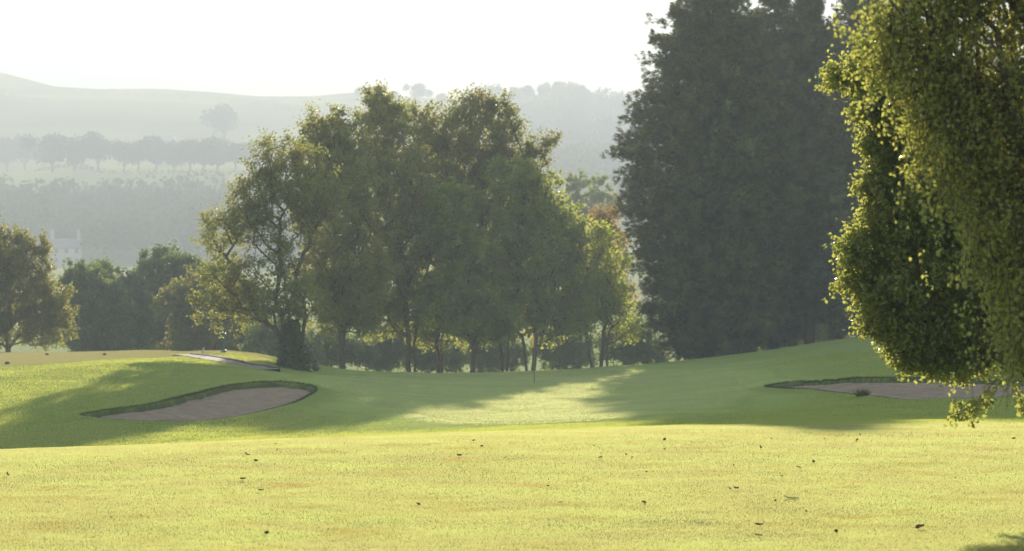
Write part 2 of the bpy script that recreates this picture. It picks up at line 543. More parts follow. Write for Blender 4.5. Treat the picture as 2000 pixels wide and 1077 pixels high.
def dry_amount(X, Y):
    d = np.zeros_like(X)
    m = (Y < 160) & (Y > 14) & (np.abs(X) < 60)
    x = X[m]; y = Y[m]
    v = .95 * smooth(-.4, .5, sdist(x, y, TEE))
    v = np.maximum(v, .95 * smooth(-.2, .4, sdist(x, y, MOUND)))
    for px, py, rx, ry, k in ((1505, 752, 1.0, 3.2, .85), (1440, 768, .6, 1.6, .5), (535, 830, .9, 1.6, .6), (565, 812, 1.0, 1.4, .6), (1300, 1025, 1.2, .8, .5), (1500, 1000, .9, .7, .35), (40, 860, 2.5, 3, .35),
                              (1230, 1050, .5, .5, .35), (1800, 850, 2.0, 2.0, .3), (1480, 1050, .6, .4, .35)):
        h = hit(px, py, 15)
        e = ((x - h[0]) / rx) ** 2 + ((y - h[1]) / ry) ** 2
        v = np.maximum(v, k * np.exp(-e) * (.4 + 1.2 * vnoise(x * 2.3, y * 1.1, 11)))
    d[m] = np.clip(v, 0, 1)
    return d


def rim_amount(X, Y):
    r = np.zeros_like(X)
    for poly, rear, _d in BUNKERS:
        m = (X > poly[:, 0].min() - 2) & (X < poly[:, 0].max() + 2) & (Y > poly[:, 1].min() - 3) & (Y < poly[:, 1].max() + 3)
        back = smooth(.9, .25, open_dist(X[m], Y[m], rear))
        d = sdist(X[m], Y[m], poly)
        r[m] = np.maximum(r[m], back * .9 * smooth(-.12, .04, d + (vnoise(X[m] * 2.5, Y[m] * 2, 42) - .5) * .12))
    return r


def mown_amount(X, Y):
    r = np.zeros_like(X)
    m = (np.abs(X) < 40) & (Y > 45) & (Y < 170)
    x = X[m]; y = Y[m]
    d = sdist(x, y, GREEN) + (vnoise(x * .5, y * .25, 14) - .5) * 3
    bk = np.maximum(sdist(x, y, L_BUNK), sdist(x, y, R_BUNK))
    ring = 1 - .55 * np.exp(-((d + 2.0) / .35) ** 2) - .45 * np.exp(-((d + 4.2) / .35) ** 2)   # edges of the mower's rounds
    r[m] = smooth(-7.0, -.3, d) * ring * smooth(-.2, -1.6, bk)
    return r


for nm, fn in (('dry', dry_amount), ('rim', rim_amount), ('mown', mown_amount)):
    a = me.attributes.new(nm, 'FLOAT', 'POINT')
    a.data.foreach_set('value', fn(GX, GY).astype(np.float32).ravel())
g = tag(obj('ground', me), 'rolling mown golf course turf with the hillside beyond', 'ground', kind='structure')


def sheet(name, poly, zfn, mat, rings=26, inset=0.0, step=.25):
    """a sheet filling a closed outline, draped by zfn"""
    poly = np.asarray(poly)
    seg = np.linalg.norm(np.roll(poly, -1, 0) - poly, axis=1)
    out = []
    for i in range(len(poly)):
        k = max(1, int(seg[i] / step)); a, b = poly[i], poly[(i + 1) % len(poly)]
        out += [a + (b - a) * t for t in np.linspace(0, 1, k, endpoint=False)]
    R = np.array(out); c = R.mean(0); m = len(R)
    t = 1 - (np.linspace(0, 1, rings)) ** 1.15
    V = []
    for s in t[:-1]:
        V.append(c + (R - c) * s)
    V = np.concatenate(V + [c[None]])
    Z = zfn(V[:, 0], V[:, 1])
    F_ = []
    for r in range(rings - 2):
        i = np.arange(m); j = (i + 1) % m
        F_.append(np.stack([r * m + i, r * m + j, (r + 1) * m + j, (r + 1) * m + i], -1))
    i = np.arange(0, m - m % 2, 2)
    last = (rings - 2) * m
    F_.append(np.stack([last + i, last + (i + 1) % m, last + (i + 2) % m, np.full(len(i), len(V) - 1)], -1))
    return obj(name, mesh_from(name, np.column_stack([V, Z]), np.concatenate(F_), mat, True))


def sand_z(X, Y):
    return base_z(X, Y) - bunker_drop(X, Y)[1] + (vnoise(X * 3, Y * 3, 21) - .5) * .05 + (vnoise(X * 7, Y * 7, 22) - .5) * .02


tag(sheet('bunker_sand', L_BUNK, sand_z, M['sand'], 40), 'kidney shaped sand of the left bunker below the tee', 'bunker', kind='structure')
tag(sheet('bunker_sand', R_BUNK, sand_z, M['sand'], 40), 'long low sand of the right bunker behind the leafy tree', 'bunker', kind='structure')
tag(sheet('putting_green', GREEN, lambda X, Y: base_z(X, Y) + .007, M['green'], 60), 'close mown putting green round the flag', 'green', kind='structure')

# paved path up to the tee, with its dark upstand
pth = [hit(px, py, 95) for px, py in ((352, 694.5), (385, 698), (420, 704.5), (455, 711), (490, 717.5), (522, 724))]
mb = MB(); kb = MB()
pp = []
for i in range(len(pth) - 1):
    for t in np.linspace(0, 1, 6, endpoint=False):
        pp.append(pth[i] * (1 - t) + pth[i + 1] * t)
pp.append(pth[-1]); pp = np.array(pp)
tan = np.gradient(pp, axis=0); tan /= np.linalg.norm(tan, axis=1)[:, None]
nor = np.stack([-tan[:, 1], tan[:, 0]], -1)
nor *= np.sign(nor[:, 1:2])
zc = base_z(pp[:, 0], pp[:, 1]) + .05
for i in range(len(pp) - 1):
    a, b = pp[i], pp[i + 1]; na, nb = nor[i], nor[i + 1]
    A0 = (*(a - na * .40), zc[i]); A1 = (*(a + na * .55), zc[i] + .01); B0 = (*(b - nb * .40), zc[i + 1]); B1 = (*(b + nb * .55), zc[i + 1] + .01)
    mb.quad(A0, B0, B1, A1)
    mb.quad((A0[0], A0[1], A0[2] - .25), (B0[0], B0[1], B0[2] - .25), B0, A0)
    h = .05
    K0 = (*(a + na * .553), zc[i] - .2); K1 = (*(b + nb * .553), zc[i + 1] - .2)
    T0 = (*(a + na * .553), zc[i] + h); T1 = (*(b + nb * .553), zc[i + 1] + h)
    U0 = (*(a + na * .75), zc[i] + h); U1 = (*(b + nb * .75), zc[i + 1] + h)
    kb.quad(K0, K1, T1, T0); kb.quad(T0, T1, U1, U0)
M['concrete'] = plain('path_concrete', (.22, .185, .145), .9, (.17, .145, .115), 4, .3)
M['sleeper'] = plain('dark_timber', (.035, .028, .022), .9)
tag(mb.build('path', M['concrete']), 'pale paved path climbing to the tee', 'path', kind='structure')
tag(kb.build('timber_edging', M['sleeper']), 'low dark timber edging along the pale path to the tee', 'edging')

# ------------------------------------------------------------------ leaves, branches, trees
def unit(v):
    return v / np.maximum(np.linalg.norm(v, axis=-1, keepdims=True), 1e-9)


def leaf_arrays(cen, ax, nrm, L, Wd, fold=.18):
    """rhombic leaves: cen (n,3), ax long axis, nrm normal, L and Wd sizes"""
    ax = unit(ax); b = unit(np.cross(nrm, ax)); nn = np.cross(ax, b)
    L = np.asarray(L).reshape(-1, 1); Wd = np.asarray(Wd).reshape(-1, 1)
    lift = nn * Wd * fold
    V = np.stack([cen - ax * L * .5, cen + b * Wd * .5 + lift - ax * L * .06, cen + ax * L * .5, cen - b * Wd * .5 + lift - ax * L * .06], 1).reshape(-1, 3)
    Fc = np.arange(len(cen) * 4).reshape(-1, 4)
    return V, Fc


def leaf_arrays_fine(cen, ax, nrm, L, Wd, fold=.2):
    """ovate folded leaves, two quads each"""
    ax = unit(ax); b = unit(np.cross(nrm, ax)); nn = np.cross(ax, b)
    L = np.asarray(L).reshape(-1, 1); Wd = np.asarray(Wd).reshape(-1, 1)
    lift = nn * Wd * fold; curl = nn * L * -.12
    p = [cen - ax * L * .5, cen + b * Wd * .46 + lift - ax * L * .2, cen + b * Wd * .40 + lift + ax * L * .12, cen + ax * L * .5 + curl,
         cen - b * Wd * .40 + lift + ax * L * .12, cen - b * Wd * .46 + lift - ax * L * .2]
    V = np.stack(p, 1).reshape(-1, 3)
    k = np.arange(len(cen))[:, None] * 6
    Fc = np.concatenate([k + np.array([[0, 1, 2, 3]]), k + np.array([[0, 3, 4, 5]])], 1).reshape(-1, 4)
    return V, Fc


def rand_dirs(rng, n, up=0.0):
    v = rng.normal(size=(n, 3)); v = unit(v); v[:, 2] += up
    return unit(v)


def tubes(a, b, ra, rb, sides=5):
    """frustums a->b"""
    n_ = len(a); t = unit(b - a)
    ref = np.where(np.abs(t[:, 2:3]) < .9, np.array([[0, 0, 1.]]), np.array([[1., 0, 0]]))
    u = unit(np.cross(t, ref)); w = np.cross(t, u)
    ang = 2 * np.pi * np.arange(sides) / sides
    ring = u[:, None, :] * np.cos(ang)[None, :, None] + w[:, None, :] * np.sin(ang)[None, :, None]
    V = np.concatenate([a[:, None, :] + ring * ra[:, None, None], b[:, None, :] + ring * rb[:, None, None]], 1).reshape(-1, 3)
    k = np.arange(n_)[:, None] * 2 * sides
    j = np.arange(sides); j2 = (j + 1) % sides
    Fc = np.stack([k + j, k + j2, k + j2 + sides, k + j + sides], -1).reshape(-1, 4)
    return V, Fc


def grow(rng, stems, targets, alpha=.35, seg=.7, arch=.07, rtip=.011, rmax=.3, gap=0):
    """greedy branching: stems are polylines from the ground, targets are hung on the nearest cheap node"""
    pos = []; par = []; plen = []
    for st in stems:
        prev = -1; L = 0
        for i, p in enumerate(st):
            if prev >= 0: L += np.linalg.norm(np.asarray(p) - pos[prev])
            pos.append(np.asarray(p, float)); par.append(prev); plen.append(L); prev = len(pos) - 1
    ncap = len(pos) + len(targets) * 12
    PA = np.zeros((ncap, 3)); PL = np.zeros(ncap); k = len(pos)
    ok = np.zeros(ncap, bool)
    PA[:k] = pos; PL[:k] = plen
    low = min(2.0, .25 * (targets[:, 2].max()))
    for i in range(k):
        ok[i] = pos[i][2] > low or True
    base = PA[0]
    order = np.argsort(np.linalg.norm(targets - base, axis=1) * (.85 + .3 * rng.random(len(targets))))
    tips = []
    for ti in order:
        p = targets[ti]
        d = np.linalg.norm(PA[:k] - p, axis=1)
        down = np.maximum(0, PA[:k, 2] - p[2])
        cost = d + alpha * PL[:k] + .35 * down
        j = int(np.argmin(cost))
        m = max(1, int(math.ceil(d[j] / seg))); m = min(m, 11)
        a = PA[j].copy(); prev = j
        for s in range(1, m + 1):
            t = s / m
            q = a + (p - a) * t
            q[2] += math.sin(math.pi * t) * arch * d[j]
            if s < m:
                q = q + rng.normal(size=3) * .05 * d[j] / m * 2
            PA[k] = q; PL[k] = PL[prev] + np.linalg.norm(q - PA[prev]); par.append(prev); prev = k; k += 1
        tips.append(prev)
    PA = PA[:k]; par = np.array(par)
    area = np.zeros(k); area[tips] = rtip ** 2
    for i in range(k - 1, -1, -1):
        area[i] = max(area[i], (rtip * .8) ** 2)
        if par[i] >= 0:
            area[par[i]] += area[i] * .92
    r = np.sqrt(area)
    r = r * min(1.0, rmax / r.max()) if r.max() > rmax else r
    r = np.maximum(r, rtip * .6)
    return PA, par, r, np.array(tips)


def blob_points(rng, blobs, n_, shell=2.6):
    vol = np.array([b[3] * b[4] * b[5] for b in blobs]) ** .8
    pick = rng.choice(len(blobs), n_, p=vol / vol.sum())
    B = np.array([b[:6] for b in blobs], float)[pick]
    d = rand_dirs(rng, n_); r = rng.random(n_) ** (1 / shell)
    # lobes: push the radius in and out so the outline is not an ellipsoid
    w = 1 + .22 * np.sin(d[:, 0] * 5 + d[:, 2] * 4 + pick * 1.7) * np.sin(d[:, 1] * 4 - d[:, 2] * 6 + pick)
    return B[:, :3] + d * (r * w)[:, None] * B[:, 3:6], B[:, :3]


def deciduous(name, label, cat, group, px, Y, blobs_px, leafmat, barkmat, npts=420, per=60, L=.17, Wd=.11, trunk_r=.26,
              stems=1, split=.0, seed=1, depth=.95, twig=.55, droop=.0, shell=2.6, stem_h=2.0, alpha=.35, lean=0.0, fine=False, sides=5, sink=.15, base=None, ivy=None):
    rng = np.random.default_rng(seed)
    X0 = (px - 1000) / F * Y
    z0 = gz(X0, Y) - sink if base is None else base
    root = np.array([X0, Y, z0])
    t = thing(name, label, cat, root, group)
    blobs = []
    for b in blobs_px:
        dy = b[4] if len(b) > 4 else 0.0
        c = P(b[0], b[1], Y + dy); rx = b[2] / F * (Y + dy); rz = b[3] / F * (Y + dy)
        blobs.append((*(c - root), rx, max(rx, .7 * rz) * depth, rz))
    pts, cen = blob_points(rng, blobs, npts, shell)
    pts[:, 2] = np.maximum(pts[:, 2], .5)
    sl = []
    for s in range(stems):
        a = 2 * math.pi * (s + .3) / max(stems, 1) + rng.random() * .6
        ox, oy = (math.cos(a) * .25 * (stems > 1), math.sin(a) * .25 * (stems > 1))
        dx, dy = math.cos(a) * split + lean, math.sin(a) * split * .7
        sl.append([(ox + dx * h + rng.normal() * .04, oy + dy * h + rng.normal() * .04, h) for h in np.linspace(0, stem_h, max(3, int(stem_h / .5)))])
    PA, par, r, tips = grow(rng, sl, pts, alpha=alpha, rmax=trunk_r)
    e = np.nonzero(par >= 0)[0]
    a, b = PA[par[e]], PA[e]
    V, Fc = tubes(a, b, np.minimum(r[par[e]], r[e] * 1.25 + .004), r[e], sides)
    # root flare
    obj('trunk', mesh_from('trunk', V, Fc, barkmat, True), t)
    # twigs and leaves
    tp = PA[tips]; pv = unit(tp - PA[par[tips]])
    bc = np.array([bb[:3] for bb in blobs])
    near = bc[np.argmin(((tp[:, None, :] - bc[None]) ** 2).sum(-1), 1)]
    outw = unit(tp - near)
    nt_ = 4
    bs = np.repeat(tp, nt_, 0)
    dr = unit(np.repeat(pv * .6 + outw * .5, nt_, 0) + rng.normal(size=(len(bs), 3)) * .75 + np.array([0, 0, .25 - droop]))
    ln = twig * (.5 + rng.random(len(bs)) * .9)
    q = max(1, per // nt_)
    rep = np.repeat(np.arange(len(bs)), q)
    tt = rng.random(len(rep)) ** .8
    posn = bs[rep] + dr[rep] * (ln[rep] * tt)[:, None] + rng.normal(size=(len(rep), 3)) * (.22 * twig)
    posn[:, 2] -= droop * (ln[rep] * tt) ** 2 * .6
    lax = unit(dr[rep] * .5 + rng.normal(size=(len(rep), 3)) * .7 + np.array([0, 0, -.35]))
    nrm = rand_dirs(rng, len(rep), .45)
    sz = .7 + .6 * rng.random(len(rep))
    V, Fc = (leaf_arrays_fine if fine else leaf_arrays)(posn, lax, nrm, L * sz, Wd * sz)
    crown = obj('crown', mesh_from('crown', V, Fc, leafmat), t)
    if ivy:
        k = ivy
        h = rng.random(k) ** 1.3 * 2.4; an = rng.random(k) * 2 * np.pi
        rr = (.85 - .24 * h) * (.45 + .75 * rng.random(k)) * (1 + .35 * np.sin(an * 3 + h * 2))
        c = np.stack([np.cos(an) * rr + .1 * h * lean, np.sin(an) * rr, h], -1)
        V, Fc = leaf_arrays(c, rng.normal(size=(k, 3)) + [0, 0, -.5], np.stack([np.cos(an), np.sin(an), .5 + 0 * an], -1) + rng.normal(size=(k, 3)) * .4, .14 + 0 * h, .12 + 0 * h)
        o = obj('ivy', mesh_from('ivy', V, Fc, M['ivy']), t); tag(o, 'dense dark ivy wrapped round the foot of the stems')
    return t


G1 = 'trees in the clump behind the green'
deciduous('birch_tree', 'leftmost many-stemmed tree of the clump, ivy round its foot, crown drooping over the mound', 'tree', G1, 572, 112,
          [(432, 455, 42, 52), (455, 555, 60, 65), (415, 600, 42, 42), (490, 440, 50, 40), (520, 395, 70, 60), (560, 320, 70, 52), (505, 600, 45, 45), (600, 430, 45, 45), (545, 500, 35, 55), (570, 550, 30, 40), (610, 390, 60, 60), (585, 580, 50, 45), (545, 610, 36, 30)],
          M['alder'], M['bark'], npts=600, per=48, L=.14, Wd=.09, twig=.48, stems=5, split=.22, seed=11, trunk_r=.17, stem_h=2.6, lean=-.03, ivy=2600, alpha=.42)
deciduous('birch_tree', 'dark trunked tree beside the ivy-footed tree, tall olive crown leaning left', 'tree', G1, 668, 128,
          [(640, 270, 55, 48), (655, 335, 75, 70), (650, 430, 80, 85), (690, 530, 70, 70), (650, 610, 50, 42), (695, 610, 50, 40), (640, 540, 60, 50)],
          M['birch'], M['bark'], npts=760, per=64, seed=12, trunk_r=.24, stem_h=2.8)
deciduous('birch_tree', 'tall birch of the clump with a bronze-tinged peaked top and double trunk', 'tree', G1, 803, 137,
          [(745, 215, 42, 35), (740, 265, 62, 55), (760, 350, 80, 75), (785, 460, 80, 85), (755, 560, 65, 60), (810, 590, 50, 50), (745, 625, 40, 35), (715, 590, 45, 50)],
          M['birch'], M['bark'], npts=840, per=64, stems=2, split=.06, seed=13, trunk_r=.2, stem_h=2.4)
deciduous('birch_tree', 'slim leaning birch between the double trunk and the broad sycamore', 'tree', G1, 862, 142,
          [(840, 245, 60, 42), (860, 315, 75, 65), (865, 420, 75, 80), (850, 540, 60, 70), (835, 640, 38, 35), (880, 650, 35, 30), (880, 480, 60, 70)],
          M['birch'], M['bark'], npts=700, per=60, stems=2, split=.12, seed=14, trunk_r=.17, stem_h=2.2, lean=-.05)
deciduous('sycamore_tree', 'green sycamore with fresh low boughs hiding its thick trunk, left of the flag', 'tree', G1, 925, 136,
          [(885, 400, 50, 38), (880, 455, 48, 42), (895, 530, 50, 40), (880, 600, 55, 42), (925, 590, 55, 45), (935, 505, 45, 40), (930, 640, 55, 30), (985, 630, 40, 30)],
          M['sycamore'], M['bark'], npts=620, per=60, L=.2, Wd=.15, seed=15, trunk_r=.3, stem_h=2.0)
deciduous('birch_tree', 'tallest dark birch of the clump, feathery twin tops right of its middle', 'tree', G1, 985, 143,
          [(925, 220, 50, 38), (985, 225, 32, 42), (950, 285, 72, 60), (975, 370, 75, 75), (1055, 285, 32, 32), (1040, 320, 35, 35), (960, 470, 75, 80), (980, 580, 60, 60), (900, 380, 60, 60)],
          M['alder'], M['bark'], npts=760, per=62, stems=2, split=.08, seed=16, trunk_r=.22, stem_h=2.6)
deciduous('sycamore_tree', 'broad yellow-green sycamore right behind the flag with low forked stems', 'tree', G1, 1038, 138,
          [(1000, 350, 45, 40), (1045, 385, 55, 48), (1010, 440, 60, 50), (1075, 440, 55, 50), (1045, 510, 75, 55), (1110, 490, 40, 55), (1020, 590, 60, 48), (1085, 580, 60, 50), (1125, 550, 35, 45), (1070, 635, 50, 30), (1120, 610, 40, 35)],
          M['sycamore'], M['bark'], npts=760, per=58, L=.2, Wd=.15, stems=3, split=.14, seed=17, trunk_r=.22, stem_h=2.2)
deciduous('maple_tree', 'vase shaped golden maple standing alone beside the dark cypresses', 'tree', G1, 1166, 140,
          [(1165, 480, 40, 42), (1185, 540, 48, 48), (1140, 560, 45, 50), (1205, 600, 36, 40), (1125, 620, 40, 34), (1165, 600, 50, 40), (1220, 645, 24, 22)],
          M['maple'], M['bark'], npts=420, per=30, L=.18, Wd=.13, stems=5, split=.2, seed=18, trunk_r=.13, stem_h=2.2, alpha=.5)
deciduous('maple_tree', 'small red-topped tree peeping over the golden maple', 'tree', G1, 1185, 160,
          [(1180, 435, 32, 22), (1190, 470, 30, 28), (1170, 520, 40, 40), (1195, 570, 38, 40)],
          M['redleaf'], M['bark'], npts=220, per=40, seed=19, trunk_r=.16, stem_h=2.5)

# trees at the left and the belt behind
deciduous('hawthorn_tree', 'rusty ochre tree at the left end of the tee', 'tree', None, 15, 150,
          [(15, 500, 55, 55), (65, 505, 38, 42), (-40, 540, 70, 80), (30, 570, 70, 60), (85, 590, 45, 45), (115, 600, 30, 35), (60, 640, 60, 45), (-20, 640, 70, 45), (120, 645, 26, 25)],
          M['ochre'], M['bark'], npts=620, per=62, L=.18, Wd=.13, seed=21, trunk_r=.3, stem_h=1.8)
G2 = 'trees of the dark belt beyond the tee'
for k, (px, Y, bl, lab, mt) in enumerate((
    (165, 182, [(160, 555, 48, 38), (190, 590, 60, 50), (150, 630, 60, 60), (200, 660, 60, 45)], 'round dark tree next to the rusty tree beyond the tee', 'hedge'),
    (235, 190, [(195, 535, 26, 20), (235, 565, 50, 34), (245, 620, 65, 60), (230, 670, 60, 45)], 'low light-topped thicket tree between two rounder dark trees', 'hedge'),
    (330, 196, [(330, 520, 60, 36), (285, 545, 40, 32), (370, 545, 45, 34), (320, 600, 80, 60), (310, 665, 75, 45)], 'highest broad tree of the dark belt beyond the tee', 'hedge'),
    (385, 180, [(385, 575, 48, 40), (355, 600, 45, 42), (400, 630, 60, 50), (380, 675, 60, 36)], 'dull olive tree of the belt beside the many-stemmed clump tree', 'ochre'),
    (455, 186, [(450, 580, 50, 40), (450, 640, 65, 50), (470, 680, 60, 35)], 'dark belt tree half behind the many-stemmed clump tree', 'hedge'))):
    deciduous('thicket_tree', lab, 'tree', G2, px, Y, bl, M[mt], M['bark'], npts=430, per=56, L=.24, Wd=.17, seed=30 + k, trunk_r=.2, stem_h=1.5, depth=.8)
G3 = 'shrubs low behind the tree clump'
for k, (px, Y, bl, lab) in enumerate((
    (545, 172, [(530, 670, 50, 40), (575, 690, 50, 30)], 'low blue-green shrub just right of the dry mound'),
    (650, 178, [(640, 680, 55, 40), (690, 690, 45, 30)], 'hazy shrub between the first two clump trunks'),
    (745, 182, [(735, 690, 45, 34), (770, 680, 45, 38)], 'hazy shrub left of the double trunk'),
    (830, 180, [(830, 690, 40, 36), (870, 700, 40, 26)], 'hazy shrub right of the double trunk'),
    (955, 184, [(950, 690, 45, 38), (990, 695, 40, 28)], 'hazy shrub left of the flag behind the trunks'),
    (1085, 176, [(1080, 690, 45, 36), (1120, 680, 45, 45), (1100, 660, 35, 30)], 'speckled shrub between flag and golden maple'),
    (1225, 178, [(1215, 680, 45, 42), (1250, 690, 45, 34), (1285, 705, 30, 16), (1240, 650, 32, 28)], 'pale misty shrub between golden maple and cypresses'))):
    deciduous('shrub', lab, 'shrub', G3, px, Y, bl, M['hedge'], M['bark'], npts=190, per=54, L=.22, Wd=.15, seed=50 + k, trunk_r=.1, stem_h=.8, depth=.9)
G4 = 'pale poplars in the valley'
for k, (px, Y, bl, lab) in enumerate((
    (1128, 300, [(1125, 370, 28, 30), (1130, 420, 36, 50), (1130, 500, 40, 70)], 'left one of two pale poplars seen beside the cypress'),
    (1172, 310, [(1168, 372, 24, 28), (1180, 410, 36, 42), (1172, 500, 42, 70)], 'right one of two pale poplars, nearest the cypress'))):
    deciduous('poplar_tree', lab, 'tree', G4, px, Y, bl, M['poplar'], M['bark_pale'], npts=300, per=44, L=.3, Wd=.24, seed=60 + k, trunk_r=.25, stem_h=4)


# ------------------------------------------------------------------ cypresses
def cypress(label, px, Y, edge, seed, top_open=0.0, nb=620, lo=0.4):
    """edge: (py, half width in px) rows from the top down"""
    rng = np.random.default_rng(seed)
    X0 = (px - 1000) / F * Y; z0 = gz(X0, Y) - .2
    t = thing('cypress_tree', label, 'tree', (X0, Y, z0), 'tall cypresses right of the green')
    zz = np.array([EYE - (e[0] - HZ) / F * Y - z0 for e in edge])[::-1]; ww = np.array([e[1] / F * Y for e in edge])[::-1]
    H = zz[-1]
    mb = MB()
    hs = np.linspace(0, H * .985, 14)
    tr = .3 * (1 - hs / H) + .02
    mb.tube([(math.sin(h * .5 + seed) * .06, math.cos(h * .4) * .06, h) for h in hs], list(tr), 9)
    # branches: angle by golden ratio, from lo to the top
    ni = int(nb * .8)
    nt_ = nb + ni
    hh = np.concatenate([lo + (H - lo) * ((np.arange(nb) + .5) / nb) ** .93, lo + (H * .88 - lo) * (np.arange(ni) + .5) / ni])
    hh = np.clip(hh + rng.normal(size=nt_) * .25, .3, H * .99)
    an = np.arange(nt_) * 2.39996 + rng.normal(size=nt_) * .35
    # boughs gather in shelves at heights that differ round the tree
    ph = 3.0 * vnoise(np.cos(an) * 1.6 + 7 + seed, np.sin(an) * 1.6 + 9, seed + 5) + .5 * vnoise(hh * .6, an, seed + 6)
    shelf = (np.round(hh / 1.15 + ph) - ph) * 1.15 + rng.normal(size=nt_) * .17
    hh = np.clip(np.where(np.arange(nt_) < nb, shelf, hh), .3, H * .99)
    thin = rng.random(nt_) > .20 * smooth(.62, .74, hh / H) * (hh < H * .97)
    lump = 1 + .15 * (vnoise(an * 2.2 + seed, hh * .7, seed) - .5) * 2
    ru = .6 * smooth(.62, .95, hh / H)
    Rr = np.interp(hh, zz, ww) * (.84 - .30 * ru + (.26 + .65 * ru) * rng.random(nt_)) * lump
    Rr[nb:] *= .45 + .35 * rng.random(ni)
    Rr = np.maximum(Rr, .25)
    hh, an, Rr = hh[thin], an[thin], Rr[thin]; nt_ = len(hh)
    top = smooth(.70, 1.0, hh / H)
    rise = .20 + .75 * top + rng.normal(size=nt_) * .10
    d = np.stack([np.cos(an), np.sin(an), 0 * an], -1)
    br_a = np.stack([0 * hh, 0 * hh, np.maximum(hh - Rr * rise, .15)], -1)
    br_b = br_a + d * Rr[:, None] + np.stack([0 * hh, 0 * hh, Rr * rise], -1)
    V1, F1 = tubes(br_a, br_a + (br_b - br_a) * .72, .014 + .008 * Rr, .004 + 0 * Rr, 4)
    V0 = np.array(mb.v); F0 = np.array(mb.f)
    obj('trunk', mesh_from('trunk', np.concatenate([V0, V1]), np.concatenate([F0, F1 + len(V0)]), M['bark_red'], True), t)
    # plumes at the branch ends: tufts of narrow sprays, fanned and a little drooping
    per = 15
    bi = np.repeat(np.arange(nt_), per)
    u = rng.random(len(bi))                                   # 0 inner end of the plume, 1 its tip
    plen = np.minimum(1.4, .75 * Rr[bi] + .2)
    side = np.stack([-np.sin(an), np.cos(an), 0 * an], -1)[bi]
    bd = unit(br_b - br_a)[bi]
    w_ = .38 * (1.15 - u) * np.minimum(1, Rr[bi] / 1.2 + .25)
    c = br_b[bi] - bd * (plen * (1 - u))[:, None] + side * (rng.normal(size=len(bi)) * w_)[:, None]
    c[:, 2] += rng.normal(size=len(bi)) * (.11 + .09 * np.minimum(1, Rr[bi] / 3)) - .26 * u ** 2 * (1 - top[bi])
    k = 15
    ti = np.repeat(np.arange(len(c)), k)
    tz = np.where(rng.random(len(ti)) < .5, .25, -.25) + .5 * top[bi][ti]
    od = d[bi][ti] * .8 + side[ti] * rng.normal(size=(len(ti), 1)) * .55 + np.stack([0 * ti, 0 * ti, tz + rng.normal(size=len(ti)) * .25], -1)
    od = unit(od + rng.normal(size=od.shape) * .15)
    ll = .15 + .24 * rng.random(len(ti))
    cc = c[ti] + od * (ll * .5)[:, None] + rng.normal(size=od.shape) * .05
    pn = np.stack([0 * an, 0 * an, 1 + 0 * an], -1) + d * rng.uniform(-.2, 1.0, nt_)[:, None] + rng.normal(size=(nt_, 3)) * .45
    nrm = unit(unit(pn)[bi][ti] + rng.normal(size=od.shape) * .22)
    V, Fc = leaf_arrays(cc, od, nrm, ll, .035 + .04 * rng.random(len(ti)), .1)
    obj('crown', mesh_from('crown', V, Fc, M['conifer']), t)
    return t


cypress('biggest cypress at the left edge of the dark row, bulging over the lawn', 1392, 145,
        [(-75, 6), (-20, 54), (30, 90), (90, 112), (150, 128), (220, 166), (300, 184), (380, 178), (450, 165), (560, 142), (640, 126), (690, 80), (712, 55)], 71, nb=1500)
cypress('second cypress of the row, its open spire right of the biggest one', 1512, 149,
        [(-30, 8), (20, 38), (60, 58), (110, 70), (160, 68), (260, 90), (400, 105), (560, 100), (640, 70), (690, 40)], 72, nb=640, lo=1.1)
cypress('cypress with a thin see-through spire and bare lower trunk in the gap', 1583, 146,
        [(-50, 8), (10, 32), (60, 48), (110, 62), (150, 70), (260, 78), (400, 88), (540, 75), (610, 52), (640, 20)], 73, nb=520, lo=2.4)
cypress('cypress half hidden behind the leafy tree, right end of the row', 1690, 144,
        [(-120, 6), (-30, 44), (40, 62), (110, 82), (250, 110), (420, 112), (560, 100), (640, 60)], 74, nb=600, lo=.7)
cypress('dark cypress deep in the row between two bare trunks', 1548, 157,
        [(60, 3), (120, 22), (180, 50), (300, 85), (480, 100), (600, 70), (660, 40)], 75, nb=440, lo=2.4)
cypress('cypress behind the biggest one, its trunk bare near the sunlit hedge gap', 1462, 156,
        [(50, 3), (100, 20), (160, 50), (280, 95), (480, 110), (620, 80), (680, 50)], 76, nb=480, lo=1.8)
cypress('cypress deep behind the leafy tree at the hill crest', 1640, 158,
        [(60, 3), (120, 30), (200, 60), (350, 85), (500, 85), (600, 50), (640, 30)], 77, nb=400, lo=1.2)

# sunlit bush seen under the cypresses
deciduous('shrub', 'sunlit bush glimpsed under the cypresses between their trunks', 'shrub', None, 1462, 163,
          [(1462, 672, 40, 22), (1400, 685, 40, 16)], M['maple'], M['bark'], npts=120, per=40, seed=81, trunk_r=.08, stem_h=.6)


deciduous('shrub', 'sunlit bush glimpsed beyond the bare cypress trunks at the hill crest', 'shrub', None, 1600, 168,
          [(1600, 650, 46, 26), (1560, 662, 30, 20)], M['hedge'], M['bark'], npts=140, per=44, seed=82, trunk_r=.08, stem_h=.6)


